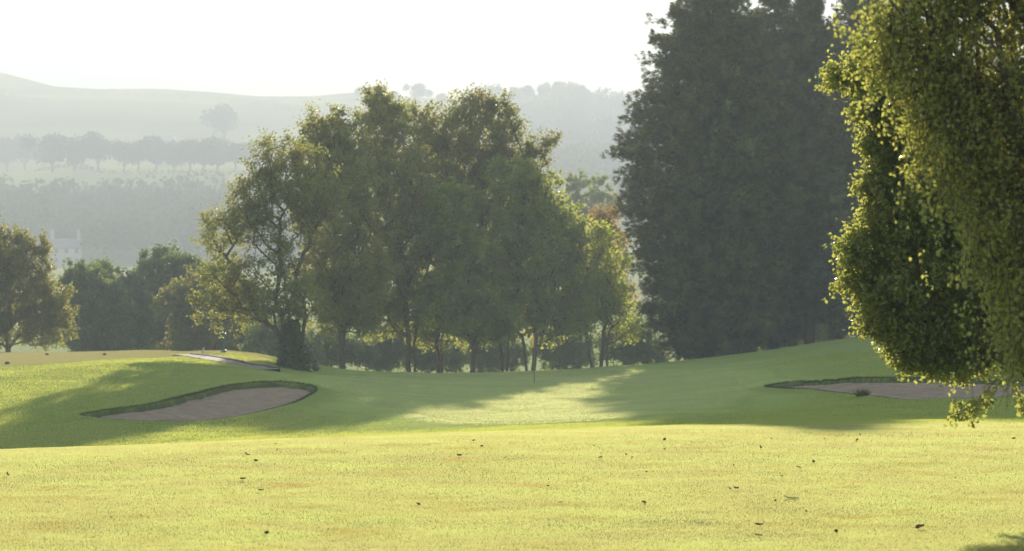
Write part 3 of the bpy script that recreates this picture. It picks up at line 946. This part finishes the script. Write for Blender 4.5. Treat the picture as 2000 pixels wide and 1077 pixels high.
# ------------------------------------------------------------------ near trees on the right
deciduous('beech_tree', 'leafy green tree sweeping down to the grass at the right, its left edge lit gold', 'tree', None, 2120, 24.5,
          [(1714, 130, 45, 40), (1664, 150, 38, 16), (1739, 190, 60, 40), (1704, 215, 34, 26), (1784, 250, 75, 70), (1724, 285, 30, 30), (1714, 345, 28, 20), (1764, 340, 50, 40), (1724, 375, 45, 22), (1808, 420, 110, 90), (1729, 425, 36, 24),
           (1704, 465, 34, 20), (1679, 495, 40, 18), (1744, 500, 60, 30), (1664, 560, 30, 14), (1704, 545, 50, 24), (1664, 520, 20, 12), (1798, 560, 110, 80), (1714, 595, 34, 20), (1744, 630, 50, 30), (1714, 638, 28, 22), (1714, 654, 18, 14),
           (1794, 644, 70, 50), (1808, 694, 50, 34), (1868, 644, 80, 60), (1908, 480, 110, 120), (1968, 300, 120, 140), (2038, 560, 120, 160), (1858, 709, 60, 24), (1948, 664, 50, 50), (1784, 704, 26, 20)],
          M['lime'], M['bark'], npts=2700, per=60, L=.045, Wd=.035, seed=91, trunk_r=.16, stem_h=.8, twig=.17, fine=True, droop=.12, depth=1.0, shell=2.6, alpha=.3)


def weeping():
    rng = np.random.default_rng(95)
    Y = 17.0; X0 = 4.9; z0 = gz(X0, Y) - .1
    t = thing('weeping_birch', 'near birch hanging in from the upper right corner with small yellow-green leaves', 'tree', (X0, Y, z0))
    blobs = [(1850, -20, 150, 60), (1745, 20, 50, 45), (1760, 90, 50, 40), (1820, 170, 60, 60), (1800, 70, 90, 70), (1900, 130, 110, 110), (1860, 260, 80, 80), (1960, 300, 90, 130), (1930, 430, 60, 80), (2010, 480, 70, 120), (2060, 160, 140, 160),
             (2200, 100, 200, 200), (2150, 420, 140, 160), (1985, 620, 40, 60), (2060, 640, 80, 90), (2300, 350, 150, 200), (1960, -120, 180, 120), (2250, -150, 250, 160)]
    bl = []
    for b in blobs:
        c = P(b[0], b[1], Y) - np.array([X0, Y, z0]); rx = b[2] / F * Y
        bl.append((*c, rx, max(rx, .45) * 1.1, b[3] / F * Y))
    pts, _ = blob_points(rng, bl, 1500, 3.0)
    sl = [[(0, 0, h) for h in np.linspace(0, 3.2, 9)]]
    PA, par, r, tips = grow(rng, sl, pts, alpha=.3, rmax=.2, rtip=.005, arch=.12)
    e = np.nonzero(par >= 0)[0]
    V, Fc = tubes(PA[par[e]], PA[e], np.minimum(r[par[e]], r[e] * 1.25 + .003), r[e], 6)
    tp = PA[tips]
    ns = 4
    bs = np.repeat(tp, ns, 0) + rng.normal(size=(len(tp) * ns, 3)) * .09
    ln = .15 + .32 * rng.random(len(bs))
    sw = rng.normal(size=(len(bs), 2)) * .22
    end = bs + np.column_stack([sw * ln[:, None], -ln])
    V2, F2 = tubes(bs, end, .003 + 0 * ln, .0015 + 0 * ln, 3)
    obj('trunk', mesh_from('trunk', np.concatenate([V, V2]), np.concatenate([Fc, F2 + len(V)]), M['bark'], True), t)
    q = 15
    rep = np.repeat(np.arange(len(bs)), q)
    tt = rng.random(len(rep))
    pos = bs[rep] + (end - bs)[rep] * tt[:, None] + rng.normal(size=(len(rep), 3)) * .025
    lax = unit(rng.normal(size=(len(rep), 3)) * .9 + [0, 0, -.4])
    sz = .7 + .6 * rng.random(len(rep))
    V, Fc = leaf_arrays_fine(pos, lax, rand_dirs(rng, len(rep), .4), .034 * sz, .027 * sz)
    obj('crown', mesh_from('crown', V, Fc, M['weeping']), t)


weeping()


# the low bough that hangs almost to the grass
def bough():
    rng = np.random.default_rng(99)
    Y = 23.8
    root = P(1960, 730, Y)
    path = [P(1965, 715, Y), P(1935, 755, Y), P(1915, 785, Y - .2), P(1885, 800, Y - .3), P(1850, 812, Y - .4)]
    side = [[P(1932, 758, Y), P(1930, 785, Y - .1), P(1925, 800, Y - .1)], [P(1890, 800, Y), P(1870, 808, Y), P(1855, 817, Y)], [P(1915, 785, Y), P(1900, 812, Y), P(1895, 818, Y)],
            [P(1965, 715, Y), P(1985, 760, Y), P(2000, 790, Y), P(1995, 805, Y)], [P(1910, 785, Y), P(1880, 790, Y + .2), P(1860, 800, Y + .2)]]
    a = []; b = []; ra = []
    leaves = []
    for q in [path] + side:
        q = [p - root for p in q]
        for i in range(len(q) - 1):
            a.append(q[i]); b.append(q[i + 1]); ra.append(.008 if q is path else .004)
            for t in np.linspace(0, 1, 15):
                leaves.append(q[i] * (1 - t) + q[i + 1] * t)
    # the bough's own leaves and wood belong to the beech tree
    tree = bpy.data.objects['beech_tree']
    off = root - np.array(tree.location)
    a = np.array(a) + off; b = np.array(b) + off; ra = np.array(ra)
    V, Fc = tubes(a, b, ra, ra * .75, 6)
    o = obj('low_bough', mesh_from('low_bough', V, Fc, M['bark'], True), tree)
    lv = np.array(leaves)
    keep = rng.random(len(lv)) < np.interp(np.arange(len(lv)), [0, 30, len(lv)], [.15, .62, .62])
    lv = np.repeat(lv[keep], 2, 0)
    lv = lv + rng.normal(size=lv.shape) * np.array([.035, .05, .035]) + [0, 0, -.02]
    sz = .8 + .5 * rng.random(len(lv))
    V, Fc = leaf_arrays_fine(lv, rng.normal(size=lv.shape) * .6 + [0, 0, -.7], rng.normal(size=lv.shape) * .7 + [0, -1, .3], .048 * sz, .039 * sz)
    obj('leaves', mesh_from('leaves', V + off, Fc, M['lime']), tree)


bough()

# ------------------------------------------------------------------ grass
def blades(name, X, Y, Z, h, w, mat, label, seed, lean=.35, comb=None):
    rng = np.random.default_rng(seed)
    k = len(X); an = rng.random(k) * np.pi if comb is None else rng.normal(size=k) * comb
    dx = np.cos(an) * w * .5; dy = np.sin(an) * w * .5
    lx = rng.normal(size=k) * h * lean; ly = rng.normal(size=k) * h * lean
    V = np.stack([np.stack([X - dx, Y - dy, Z - .01], -1), np.stack([X + dx, Y + dy, Z - .01], -1), np.stack([X + lx, Y + ly, Z + h], -1)], 1).reshape(-1, 3)
    return tag(obj(name, mesh_from(name, V, np.arange(3 * k).reshape(-1, 3), mat)), label, 'grass', kind='stuff')


def grid_sampler(f, x0, x1, y0, y1, st):
    xs = np.arange(x0, x1 + st, st); ys = np.arange(y0, y1 + st, st)
    A_, B_ = np.meshgrid(xs, ys); T = f(A_, B_)
    def s(X, Y):
        u = np.clip((X - x0) / st, 0, len(xs) - 1.001); v = np.clip((Y - y0) / st, 0, len(ys) - 1.001)
        i = u.astype(int); j = v.astype(int); a = u - i; b = v - j
        return (T[j, i] * (1 - a) + T[j, i + 1] * a) * (1 - b) + (T[j + 1, i] * (1 - a) + T[j + 1, i + 1] * a) * b
    return s


rng = np.random.default_rng(5)
zs = grid_sampler(lambda a, b: ground_z(a, b), -20, 20, 12, 60, .3)
k = 1700000
Yb = 15.5 * (56 / 15.5) ** rng.random(k)
Xb = (rng.random(k) - .5) * (.50 * Yb + 2.5)
dr = grid_sampler(dry_amount, -20, 20, 12, 60, .15)(Xb, Yb)
ok = rng.random(k) > dr * 1.3
Xb, Yb = Xb[ok], Yb[ok]; k = len(Xb)
cl = vnoise(Xb * 1.6, Yb * 1.2, 31); cl2 = vnoise(Xb * 6, Yb * 6, 32)
hb = (.009 + .015 * cl * cl2 + .007 * rng.random(k)) * (1 + (Yb - 15) / 60)
blades('lawn_grass', Xb, Yb, zs(Xb, Yb), hb, (.0038 + .003 * rng.random(k)) * (Yb / 20) ** .9, M['lawn'], 'short sunlit grass of the near fairway', 6, .5, .65)

zs2 = grid_sampler(lambda a, b: ground_z(a, b), -36, 26, 48, 120, .3)
k = 900000
Yb = 46 + 72 * rng.random(k) ** 1.25; Xb = (rng.random(k) * 2 - 1) * (.225 * Yb + 2)
dG = grid_sampler(lambda a, b: sdist(a, b, GREEN), -36, 26, 48, 120, .4)(Xb, Yb)
dL = grid_sampler(lambda a, b: np.maximum(sdist(a, b, L_BUNK), sdist(a, b, R_BUNK)), -36, 26, 48, 120, .2)(Xb, Yb)
dT = grid_sampler(lambda a, b: sdist(a, b, TEE), -36, 26, 48, 120, .4)(Xb, Yb)
ok = (dG < -.15) & (rng.random(k) > .9 * smooth(-6, -.2, dG)) & (dL < -.25) & (dT < -.4) & (np.abs(Xb) < .30 * Yb + 2)
Xb, Yb = Xb[ok], Yb[ok]; k = len(Xb)
c1 = vnoise(Xb * .9, Yb * .7, 33)
blades('rough_grass', Xb, Yb, zs2(Xb, Yb), (.018 + .045 * c1 ** 1.5 + .015 * rng.random(k)) * (1 - .65 * smooth(-7, -.3, dG[ok])), .014 + .016 * rng.random(k), M['rough'], 'longer rough grass round the bunkers and slopes', 8, .5)

k = 900000
Yb = 66 + 72 * rng.random(k) ** 1.2; Xb = -13 + 27 * rng.random(k)
dG = grid_sampler(lambda a, b: sdist(a, b, GREEN), -16, 16, 60, 142, .4)(Xb, Yb)
ok = rng.random(k) < smooth(-1.2, .8, dG)
Xb, Yb = Xb[ok], Yb[ok]; k = len(Xb)
zs3 = grid_sampler(lambda a, b: base_z(a, b), -16, 16, 60, 142, .3)
blades('green_grass', Xb, Yb, zs3(Xb, Yb) + .006, .011 + .004 * rng.random(k), (.017 + .009 * rng.random(k)) * (Yb / 90), M['greengrass'], 'very short dense grass of the putting green', 12, .4, .8)

# fringe hanging over the bunker rims
X_, Y_, H_ = [], [], []
for poly in (L_BUNK, R_BUNK):
    ctr = poly.mean(0)
    for i in range(len(poly)):
        a, b = poly[i], poly[(i + 1) % len(poly)]
        seg = np.linalg.norm(b - a); m = int(seg * 220)
        t = rng.random(m); q = a + (b - a) * t[:, None]
        o = q - ctr; o /= np.linalg.norm(o, axis=1)[:, None]
        rear = smooth(-.2, .5, o[:, 1])
        q = q + o * (.02 + .14 * rng.random(m))[:, None]
        X_.append(q[:, 0]); Y_.append(q[:, 1]); H_.append((.03 + .06 * rng.random(m)) * (.35 + .65 * rear))
X_ = np.concatenate(X_); Y_ = np.concatenate(Y_); H_ = np.concatenate(H_)
blades('rim_grass', X_, Y_, ground_z(X_, Y_), H_, .015 + 0 * H_, M['lip'], 'dark grass fringe along the bunker rims', 9, .7)

# ------------------------------------------------------------------ small things
# flag
M['pole_dark'] = plain('flagstick_paint', (.10, .09, .05), .5, (.07, .06, .04))
M['flag'] = leaf_mat('flag_cloth', [(.55, .44, .09), (.58, .47, .11)], (.65, .5, .1), .4, gloss=.2)
fb = hit(1043.5, 748.5, 90)
fz = gz(*fb) + .012
ft = thing('flagstick', 'golf flagstick with a limp yellow flag standing in the hole of the green', 'flag', (fb[0], fb[1], fz))
mb = MB(); mb.tube([(0, 0, -.1), (0, 0, .7), (0, 0, 1.5), (0, 0, 2.12)], [.019, .018, .017, .016], 10); mb.build('pole', M['pole_dark'], ft, True)
V = []; Fq = []
nu, nv = 14, 16
for j in range(nv + 1):
    v = j / nv
    for i in range(nu + 1):
        u = i / nu
        wdt = (.03 + .16 * math.sin(min(1, v * 1.15) * math.pi * .80)) * (1 if v < .9 else 1 - (v - .9) * 3)
        V.append((-.012 - wdt * u, .035 * math.sin(u * 9 + v * 1.5) * (.4 + u), 2.10 - .56 * v - .06 * u * (1 - v) - .05 * u))
for j in range(nv):
    for i in range(nu):
        a = j * (nu + 1) + i; Fq.append((a, a + 1, a + nu + 2, a + nu + 1))
obj('flag', mesh_from('flag', np.array(V), np.array(Fq), M['flag'], True), ft)

# green pole and little post by the tee
M['greenpaint'] = plain('green_paint', (.03, .12, .09), .45, (.025, .10, .075))
gp = hit(437, 688.7, 100); zp = gz(*gp)
pt = thing('green_pole', 'tall thin green metal pole planted on the dry mound', 'pole', (gp[0], gp[1], zp))
mb = MB(); mb.tube([(0, 0, -.2), (0, 0, 2.8), (0, 0, 5.35)], [.034, .032, .03], 10); mb.build('shaft', M['greenpaint'], pt, True)
mb = MB(); mb.tube([(0, 0, -.1), (0, 0, .10), (0, 0, .13)], [.16, .15, .05], 10); mb.build('base_collar', M['greenpaint'], pt, True)
mb = MB(); mb.tube([(0, 0, 5.33), (0, 0, 5.40), (0, 0, 5.44)], [.055, .055, .01], 10); mb.build('cap', M['greenpaint'], pt, True)
M['palewood'] = plain('pale_wood', (.50, .40, .27), .7, (.42, .33, .22))
wp = hit(396, 690.3, 100); zw = gz(*wp)
mb = MB()
k0 = [(-.07, -.05, -.1), (.07, -.05, -.1), (.07, .05, -.1), (-.07, .05, -.1), (.01, -.05, .27), (.06, -.05, .30), (.06, .05, .30), (.01, .05, .27)]
mb.v += k0
for f_ in ((3, 2, 1, 0), (4, 5, 6, 7), (0, 1, 5, 4), (1, 2, 6, 5), (2, 3, 7, 6), (3, 0, 4, 7)): mb.f.append(f_)
tag(mb.build('tee_post', M['palewood'], None, False, (wp[0], wp[1], zw)), 'short pale wedge-topped wooden post at the edge of the tee', 'post')
M['stone'] = plain('dark_marker', (.06, .055, .05), .7)
for px, py, lab in ((92, 694.3, 'small dark tee marker on the far side of the tee'), (204, 694.0, 'small dark tee marker in the middle of the dry tee edge'), (14, 711.5, 'small dark tee marker near the left photo edge')):
    h = hit(px, py, 90)
    mb = MB(); mb.tube([(0, 0, -.03), (0, 0, .05), (0, 0, .09), (0, 0, .11)], [.09, .11, .085, .03], 12)
    tag(mb.build('tee_marker', M['stone'], None, True, (h[0], h[1], gz(*h))), lab, 'tee marker', 'tee markers')
# leaning bare stem
lp = hit(622, 722, 100)
mb = MB(); mb.tube([(0, 0, -.1), (-.13, 0, .35), (-.30, 0, .75), (-.55, .05, 1.15), (-.7, .1, 1.6)], [.13, .115, .10, .085, .06], 10)
tag(mb.build('leaning_stump', M['bark_pale'], None, True, (lp[0], lp[1], gz(*lp))), 'bare leaning stub of trunk beside the ivy-footed tree', 'stump')

# tuft by the right bunker
rng = np.random.default_rng(44)
h = hit(1684, 777.5, 55)
k = 260
a = rng.random(k) * 2 * np.pi; rr = .17 * np.sqrt(rng.random(k))
bx, by = np.cos(a) * rr, np.sin(a) * rr; hh = .10 + .16 * rng.random(k)
dx = rng.normal(size=k) * .10 + bx * .5; dy = rng.normal(size=k) * .10 + by * .5
V = np.stack([np.stack([bx - .008, by, 0 * bx - .02], -1), np.stack([bx + .008, by, 0 * bx - .02], -1), np.stack([bx + dx, by + dy, hh], -1)], 1).reshape(-1, 3)
tag(obj('grass_tuft', mesh_from('grass_tuft', V, np.arange(3 * k).reshape(-1, 3), M['lip']), None, (h[0], h[1], gz(*h))), 'dark uncut tuft at the near edge of the right bunker', 'tuft')

# fallen leaves on the near grass
M['deadleaf'] = plain('dead_leaf', (.075, .040, .018), .8, (.11, .06, .025), 30)
_nt = M['deadleaf'].node_tree
_oi = _nt.nodes.new('ShaderNodeObjectInfo')
_b = [q for q in _nt.nodes if q.type == 'BSDF_PRINCIPLED'][0]
_old = _b.inputs['Base Color'].links[0].from_socket
_nt.links.new(mixc(_nt, .75, _old, ramp(_nt, [(0, (.045, .025, .012)), (.5, (.10, .05, .02)), (.8, (.20, .10, .03)), (1, (.28, .19, .05))], _oi.outputs['Random'])), _b.inputs['Base Color'])
rng = np.random.default_rng(77)


def curled(seed):
    r = np.random.default_rng(seed); V = []; Fq = []
    nu, nv = 6, 6
    c1, c2 = .5 + r.random() * .8, r.normal() * .5
    for j in range(nv + 1):
        v = j / nv * 2 - 1
        for i in range(nu + 1):
            u = i / nu * 2 - 1
            wd = .042 * (1 - abs(v) ** 1.7) ** .6 * (1 + .12 * math.sin(v * 11)) + .001
            V.append((u * wd, v * .062, .012 + .030 * c1 * u * u + .022 * (v * v) * (1 + c2) + .006 * r.random()))
    for j in range(nv):
        for i in range(nu):
            a_ = j * (nu + 1) + i; Fq.append((a_, a_ + 1, a_ + nu + 2, a_ + nu + 1))
    return mesh_from('fallen_leaf', np.array(V), np.array(Fq), M['deadleaf'], True)


kinds = [curled(s) for s in range(5)]
spots = [(1000 + a / 2, 780 + b / 2) for a, b in ((600, 163), (320, 190), (445, 224), (470, 234), (347, 237), (598, 202), (524, 293), (864, 265), (1120, 275), (1176, 255), (1053, 310), (140, 350), (190, 413), (515, 412),
         (850, 360), (877, 360), (1030, 408), (965, 505), (963, 545), (1600, 512), (1590, 516), (1360, 145), (1350, 167), (1222, 160), (968, 196), (1147, 450), (1263, 530), (1015, 160), (1960, 160), (1730, 120))]
spots += [(a / 2, 780 + b / 2) for a, b in ((1077, 182), (963, 225), (950, 322), (550, 465), (1795, 230), (1850, 170), (27, 303), (1018, 367), (1283, 520), (1635, 424), (1040, 535), (1000, 250), (1085, 205), (433, 470), (1880, 190))]
for i, (px, py) in enumerate(spots):
    h = hit(px, py, 14)
    o = obj('fallen_leaf', kinds[i % 5], None, (h[0], h[1], gz(*h) + .022))
    s = .32 + .32 * rng.random() ** 1.5
    if py > 1000 and px < 1000:
        s *= .6
    o.scale = (s, s, s * .8); o.rotation_euler = (rng.normal() * .45, rng.normal() * .45, rng.random() * 6.28)
    tag(o, 'small dry brown leaf lying on the sunlit near grass', 'leaf', 'fallen leaves on the near grass')
M['feather'] = plain('pale_leaf', (.6, .57, .5), .7)
h = hit(1545, 976, 14)
o = obj('pale_leaf', mesh_from('pale_leaf', np.array([v.co for v in kinds[1].vertices]) * [1.1, 1.6, .7], np.array([list(p.vertices) for p in kinds[1].polygons]), M['feather'], True), None, (h[0], h[1], gz(*h) + .008))
o.scale = (.8, .8, .5); o.rotation_euler = (.1, .1, 1.5)
tag(o, 'single pale upturned leaf on the near grass among brown ones', 'leaf')

# ------------------------------------------------------------------ far hillside
def far_tree_mesh(seed, H=15.0, Wd=11.0, bare=3.0):
    r = np.random.default_rng(seed)
    nb = 9
    bl = [(r.normal() * Wd * .2, r.normal() * Wd * .2, bare + (H - bare) * (.25 + .6 * r.random()), Wd * (.22 + .1 * r.random()), Wd * (.22 + .1 * r.random()), (H - bare) * (.2 + .1 * r.random())) for _ in range(nb)]
    bl.append((0, 0, H * .58, Wd * .36, Wd * .36, (H - bare) * .40))
    p, _ = blob_points(r, bl, 1500, 2.6)
    V, Fc = leaf_arrays(p, r.normal(size=p.shape), rand_dirs(r, len(p), .4), 1.0 + .7 * r.random(len(p)), .8 + .5 * r.random(len(p)))
    crown = mesh_from('crown', V, Fc, M['far'])
    mb = MB(); mb.tube([(0, 0, -.8), (0, 0, bare), (.2, 0, H * .6)], [.5, .4, .15], 7)
    for a in range(5):
        an = a * 1.26 + r.random(); mb.tube([(0, 0, bare * .9), (math.cos(an) * Wd * .18, math.sin(an) * Wd * .18, bare + H * .25)], [.22, .1], 5)
    trunk = mesh_from('trunk', np.array(mb.v), np.array(mb.f), M['bark'], True)
    return crown, trunk


FT = [far_tree_mesh(s, 15, 13 + s % 3, 2.6) for s in range(4)]


def far_tree(px, py_base, y0, y1, hpx, lab, group, k, wide=1.0):
    h = hit(px, py_base, y0 * K, y1 * K); z = gz(*h)
    t = thing('distant_tree', lab, 'tree', (h[0], h[1], z), group)
    cr, tk = FT[k % 4]
    obj('trunk', tk, t); obj('crown', cr, t)
    s = (hpx / F * h[1]) / 15.0
    t.scale = (s * wide, s * wide, s); t.rotation_euler = (0, 0, k * 1.3)
    return t


row = [(-20, 62, 1.1), (18, 62, 1.0), (52, 72, 1.15), (100, 72, 1.15), (140, 58, .9), (190, 70, 1.15), (246, 62, .9), (275, 62, .95), (305, 60, 1.1), (335, 56, 1.1), (368, 58, 1.1), (400, 62, 1.1), (430, 60, 1.1), (462, 58, 1.1), (495, 60, 1.1), (530, 60, 1.1)]
for i, (px, hp, wd) in enumerate(row):
    far_tree(px + 5 * math.sin(i * 5.1), 335 + 3 * math.sin(i * 2.3), 800, 1300, hp * (.86 + .22 * abs(math.sin(i * 1.7))), 'hazy grey tree in the long row across the far hillside', 'row of trees across the far hillside', i, wd)
far_tree(438, 278, 1000, 1500, 72, 'lone hazy tree high on the hill above the tree row', None, 1, 1.05)
for i, (px, pb, hp) in enumerate(((816, 200, 38), (700, 192, 20), (740, 196, 26), (770, 198, 20), (860, 204, 22), (1005, 202, 30))):
    far_tree(px, pb, 1400, 1720, hp, 'small misty tree on the skyline behind the clump', 'trees on the skyline', i + 3, 1.1)
for i, (px, pb, hp) in enumerate(((1030, 198, 30), (1060, 196, 30), (1090, 194, 36), (1115, 196, 32), (1140, 202, 34), (1160, 208, 28))):
    far_tree(px, pb, 1400, 1720, hp, 'misty tree crowning the steep hill between clump and cypress', 'trees on the steep hill', i + 1, 1.15)


def woodland(name, label, cells, seed, size):
    """a far-off wood that reads as one mass"""
    r = np.random.default_rng(seed); Vs = []; Fs = []; kk = 0
    for (px0, px1, py0, py1, y0, y1, cnt) in cells:
        for _ in range(cnt):
            h = hit(px0 + (px1 - px0) * r.random(), py0 + (py1 - py0) * r.random(), y0 * K, y1 * K)
            z = gz(*h); s = size * K * (.7 + .6 * r.random())
            bl = [(h[0] + r.normal() * s * .35, h[1] + r.normal() * s * .35, z + s * (.3 + .5 * r.random()), s * .35, s * .35, s * .3) for _ in range(4)]
            p, _c = blob_points(r, bl, 150, 3)
            V, Fc = leaf_arrays(p, r.normal(size=p.shape), rand_dirs(r, len(p), .4), s * (.10 + .08 * r.random(len(p))), s * (.09 + .05 * r.random(len(p))))
            Vs.append(V); Fs.append(Fc + kk); kk += len(V)
    return tag(obj(name, mesh_from(name, np.concatenate(Vs), np.concatenate(Fs), M['far'])), label, 'woodland', kind='stuff')


woodland('distant_woodland', 'misty woodland covering the lower far hillside on the left',
         [(-150, 620, 425, 520, 450, 1000, 140), (150, 420, 400, 480, 450, 1000, 40), (-100, 60, 395, 430, 500, 1000, 10)], 201, 11)
woodland('distant_wood_on_the_hill', 'misty wood clothing the steep hill beside the cypress',
         [(940, 1320, 205, 420, 500, 1720, 330)], 202, 12)


def hedgeline(name, label, pts, y0, y1, h_, seed):
    r = np.random.default_rng(seed); C_ = []
    w = [hit(px, py, y0 * K, y1 * K) for px, py in pts]
    for i in range(len(w) - 1):
        L_ = np.linalg.norm(w[i + 1] - w[i]); m = int(L_ * 1.6)
        t = r.random(m)[:, None]; q = w[i] * (1 - t) + w[i + 1] * t
        q = q + r.normal(size=q.shape) * .6
        C_.append(np.column_stack([q, ground_z(q[:, 0], q[:, 1]) + h_ * r.random(m)]))
    c = np.concatenate(C_)
    V, Fc = leaf_arrays(c, r.normal(size=c.shape), rand_dirs(r, len(c), .3), 1.6 + 0 * c[:, 0], 1.3 + 0 * c[:, 0])
    tag(obj(name, mesh_from(name, V, Fc, M['far'])), label, 'hedge')


hedgeline('field_hedge', 'thin dark field hedge running just under the skyline of the far hill', [(-60, 187), (100, 185), (220, 186), (330, 193), (450, 204), (560, 217), (620, 222)], 1300, 1695, 6.0, 301)
hedgeline('field_hedge', 'dark hedge line at the foot of the far tree row', [(-60, 338), (200, 339), (420, 342), (560, 345)], 700, 1300, 2.5, 302)

# white cottage and long barn
M['render'] = plain('white_render', (.34, .34, .335), .8, (.29, .29, .285), 2)
M['slate'] = plain('slate', (.20, .20, .21), .7, (.15, .15, .16), 3)
M['glass'] = plain('dark_glass', (.05, .06, .07), .2)


def cottage(px, py, y0, y1, w, d, hw, hr, lab, rz, chim, nwin):
    h = hit(px, py, y0 * K, y1 * K); z = gz(*h) - .3
    t = thing('white_cottage' if chim else 'white_barn', lab, 'house' if chim else 'barn', (h[0], h[1], z))
    t.rotation_euler = (0, 0, rz); t.scale = (K, K, K)
    mb = MB(); mb.box(-w / 2, w / 2, -d / 2, d / 2, -2, hw)
    for s in (-1, 1):
        x = s * w / 2
        mb.quad((x, -d / 2, hw + .001), (x, d / 2, hw + .001), (x, 0, hw + hr), (x, 0, hw + hr))
    mb.build('wall', M['render'], t)
    mb = MB(); e = .35
    for s in (-1, 1):
        mb.quad((-w / 2 - e, s * (d / 2 + e), hw - hr * e / (d / 2) + .06), (w / 2 + e, s * (d / 2 + e), hw - hr * e / (d / 2) + .06), (w / 2 + e, 0, hw + hr + .06), (-w / 2 - e, 0, hw + hr + .06))
        mb.quad((-w / 2 - e, s * (d / 2 + e), hw - hr * e / (d / 2) - .12), (w / 2 + e, s * (d / 2 + e), hw - hr * e / (d / 2) - .12), (w / 2 + e, 0, hw + hr - .12), (-w / 2 - e, 0, hw + hr - .12))
    roof = mb.build('roof', M['slate'] if chim else M['render'], t)
    for s in chim:
        mb = MB(); x = s * (w / 2 - .5)
        mb.box(x - .42, x + .42, -.4, .4, hw + hr - .6, hw + hr + 1.9); mb.box(x - .5, x + .5, -.48, .48, hw + hr + 1.902, hw + hr + 2.05)
        for q in (-.2, .2): mb.tube([(x + q, 0, hw + hr + 2.0), (x + q, 0, hw + hr + 2.5)], [.12, .10], 8)
        mb.build('chimney', M['render'], roof)
    for i in range(nwin):
        x = (i + .5) / nwin * w - w / 2
        for zz in ((1.2, 3.6) if chim else (1.2,)):
            mb = MB(); mb.box(x - .45, x + .45, -d / 2 - .03, -d / 2 + .05, zz, zz + 1.2); f_ = mb.build('window', M['slate'], t)
            mb = MB(); mb.box(x - .37, x + .37, -d / 2 - .045, -d / 2 + .02, zz + .08, zz + 1.12); mb.build('pane', M['glass'], f_)
    return t


cottage(128, 522, 450, 900, 7.6, 6, 5.2, 2.2, 'white rendered cottage with two chimneys in the misty valley', .25, (-1, 1), 3)
cottage(312, 272.5, 900, 1500, 16.5, 7, 2.2, 1.2, 'long low white barn above the far tree row', .05, (), 3)

# ------------------------------------------------------------------ air, light, camera
m, nt, out = new_mat('haze_air')
HAZE = 0.00094
v = N(nt, 'ShaderNodeVolumePrincipled', inp={'Density': HAZE, 'Anisotropy': -0.25})
v.inputs['Color'].default_value = (.655, .68, .745, 1)
nt.links.new(v.outputs[0], out.inputs['Volume'])
zlo = float(GZ.min()) - 1.2; zhi = float(GZ.max()) + 22
mb = MB(); mb.box(-1310, 1310, -130, 3260, zlo, zhi)
hz = tag(mb.build('haze', m), 'even pale haze filling the valley', 'haze', kind='stuff')

w = bpy.data.worlds.new('World'); scene.world = w; w.use_nodes = True
nt = w.node_tree; nt.nodes.clear()
sky = N(nt, 'ShaderNodeTexSky', sky_type='NISHITA', sun_disc=False, sun_elevation=SUN_EL, sun_rotation=SUN_AZ)
sky.dust_density = 0.12
bg = N(nt, 'ShaderNodeBackground', inp={'Strength': .05})
wo = nt.nodes.new('ShaderNodeOutputWorld')
nt.links.new(sky.outputs[0], bg.inputs[0]); nt.links.new(bg.outputs[0], wo.inputs[0])

ld = bpy.data.lights.new('sun', 'SUN'); ld.energy = 5.0; ld.angle = math.radians(.55); ld.color = (1.0, .89, .70)
lo_ = bpy.data.objects.new('sun', ld); col.objects.link(lo_)
from mathutils import Vector
dsun = Vector((math.sin(SUN_AZ) * math.cos(SUN_EL), math.cos(SUN_AZ) * math.cos(SUN_EL), math.sin(SUN_EL)))
lo_.rotation_euler = dsun.to_track_quat('Z', 'Y').to_euler()
lo_.location = (20, 100, 60)

cd = bpy.data.cameras.new('camera'); cam = bpy.data.objects.new('camera', cd); col.objects.link(cam)
cd.lens = 85; cd.sensor_width = 36; cd.sensor_fit = 'HORIZONTAL'
cam.location = (0, 0, EYE); cam.rotation_euler = (math.radians(90), 0, 0)
cd.shift_y = (HZ - 538.5) / 2000
cd.clip_start = .1; cd.clip_end = 8000
cd.dof.use_dof = True; cd.dof.focus_distance = 36; cd.dof.aperture_fstop = 3.4
scene.camera = cam

scene.view_settings.view_transform = 'Standard'; scene.view_settings.look = 'None'
scene.view_settings.exposure = 2.68; scene.view_settings.gamma = 1
cy = scene.cycles
cy.use_denoising = True
try:
    cy.denoiser = 'OPENIMAGEDENOISE'; cy.denoising_input_passes = 'RGB_ALBEDO_NORMAL'
except Exception:
    pass
cy.max_bounces = 6; cy.diffuse_bounces = 3; cy.transmission_bounces = 4; cy.volume_bounces = 3; cy.glossy_bounces = 2
cy.sample_clamp_indirect = 6
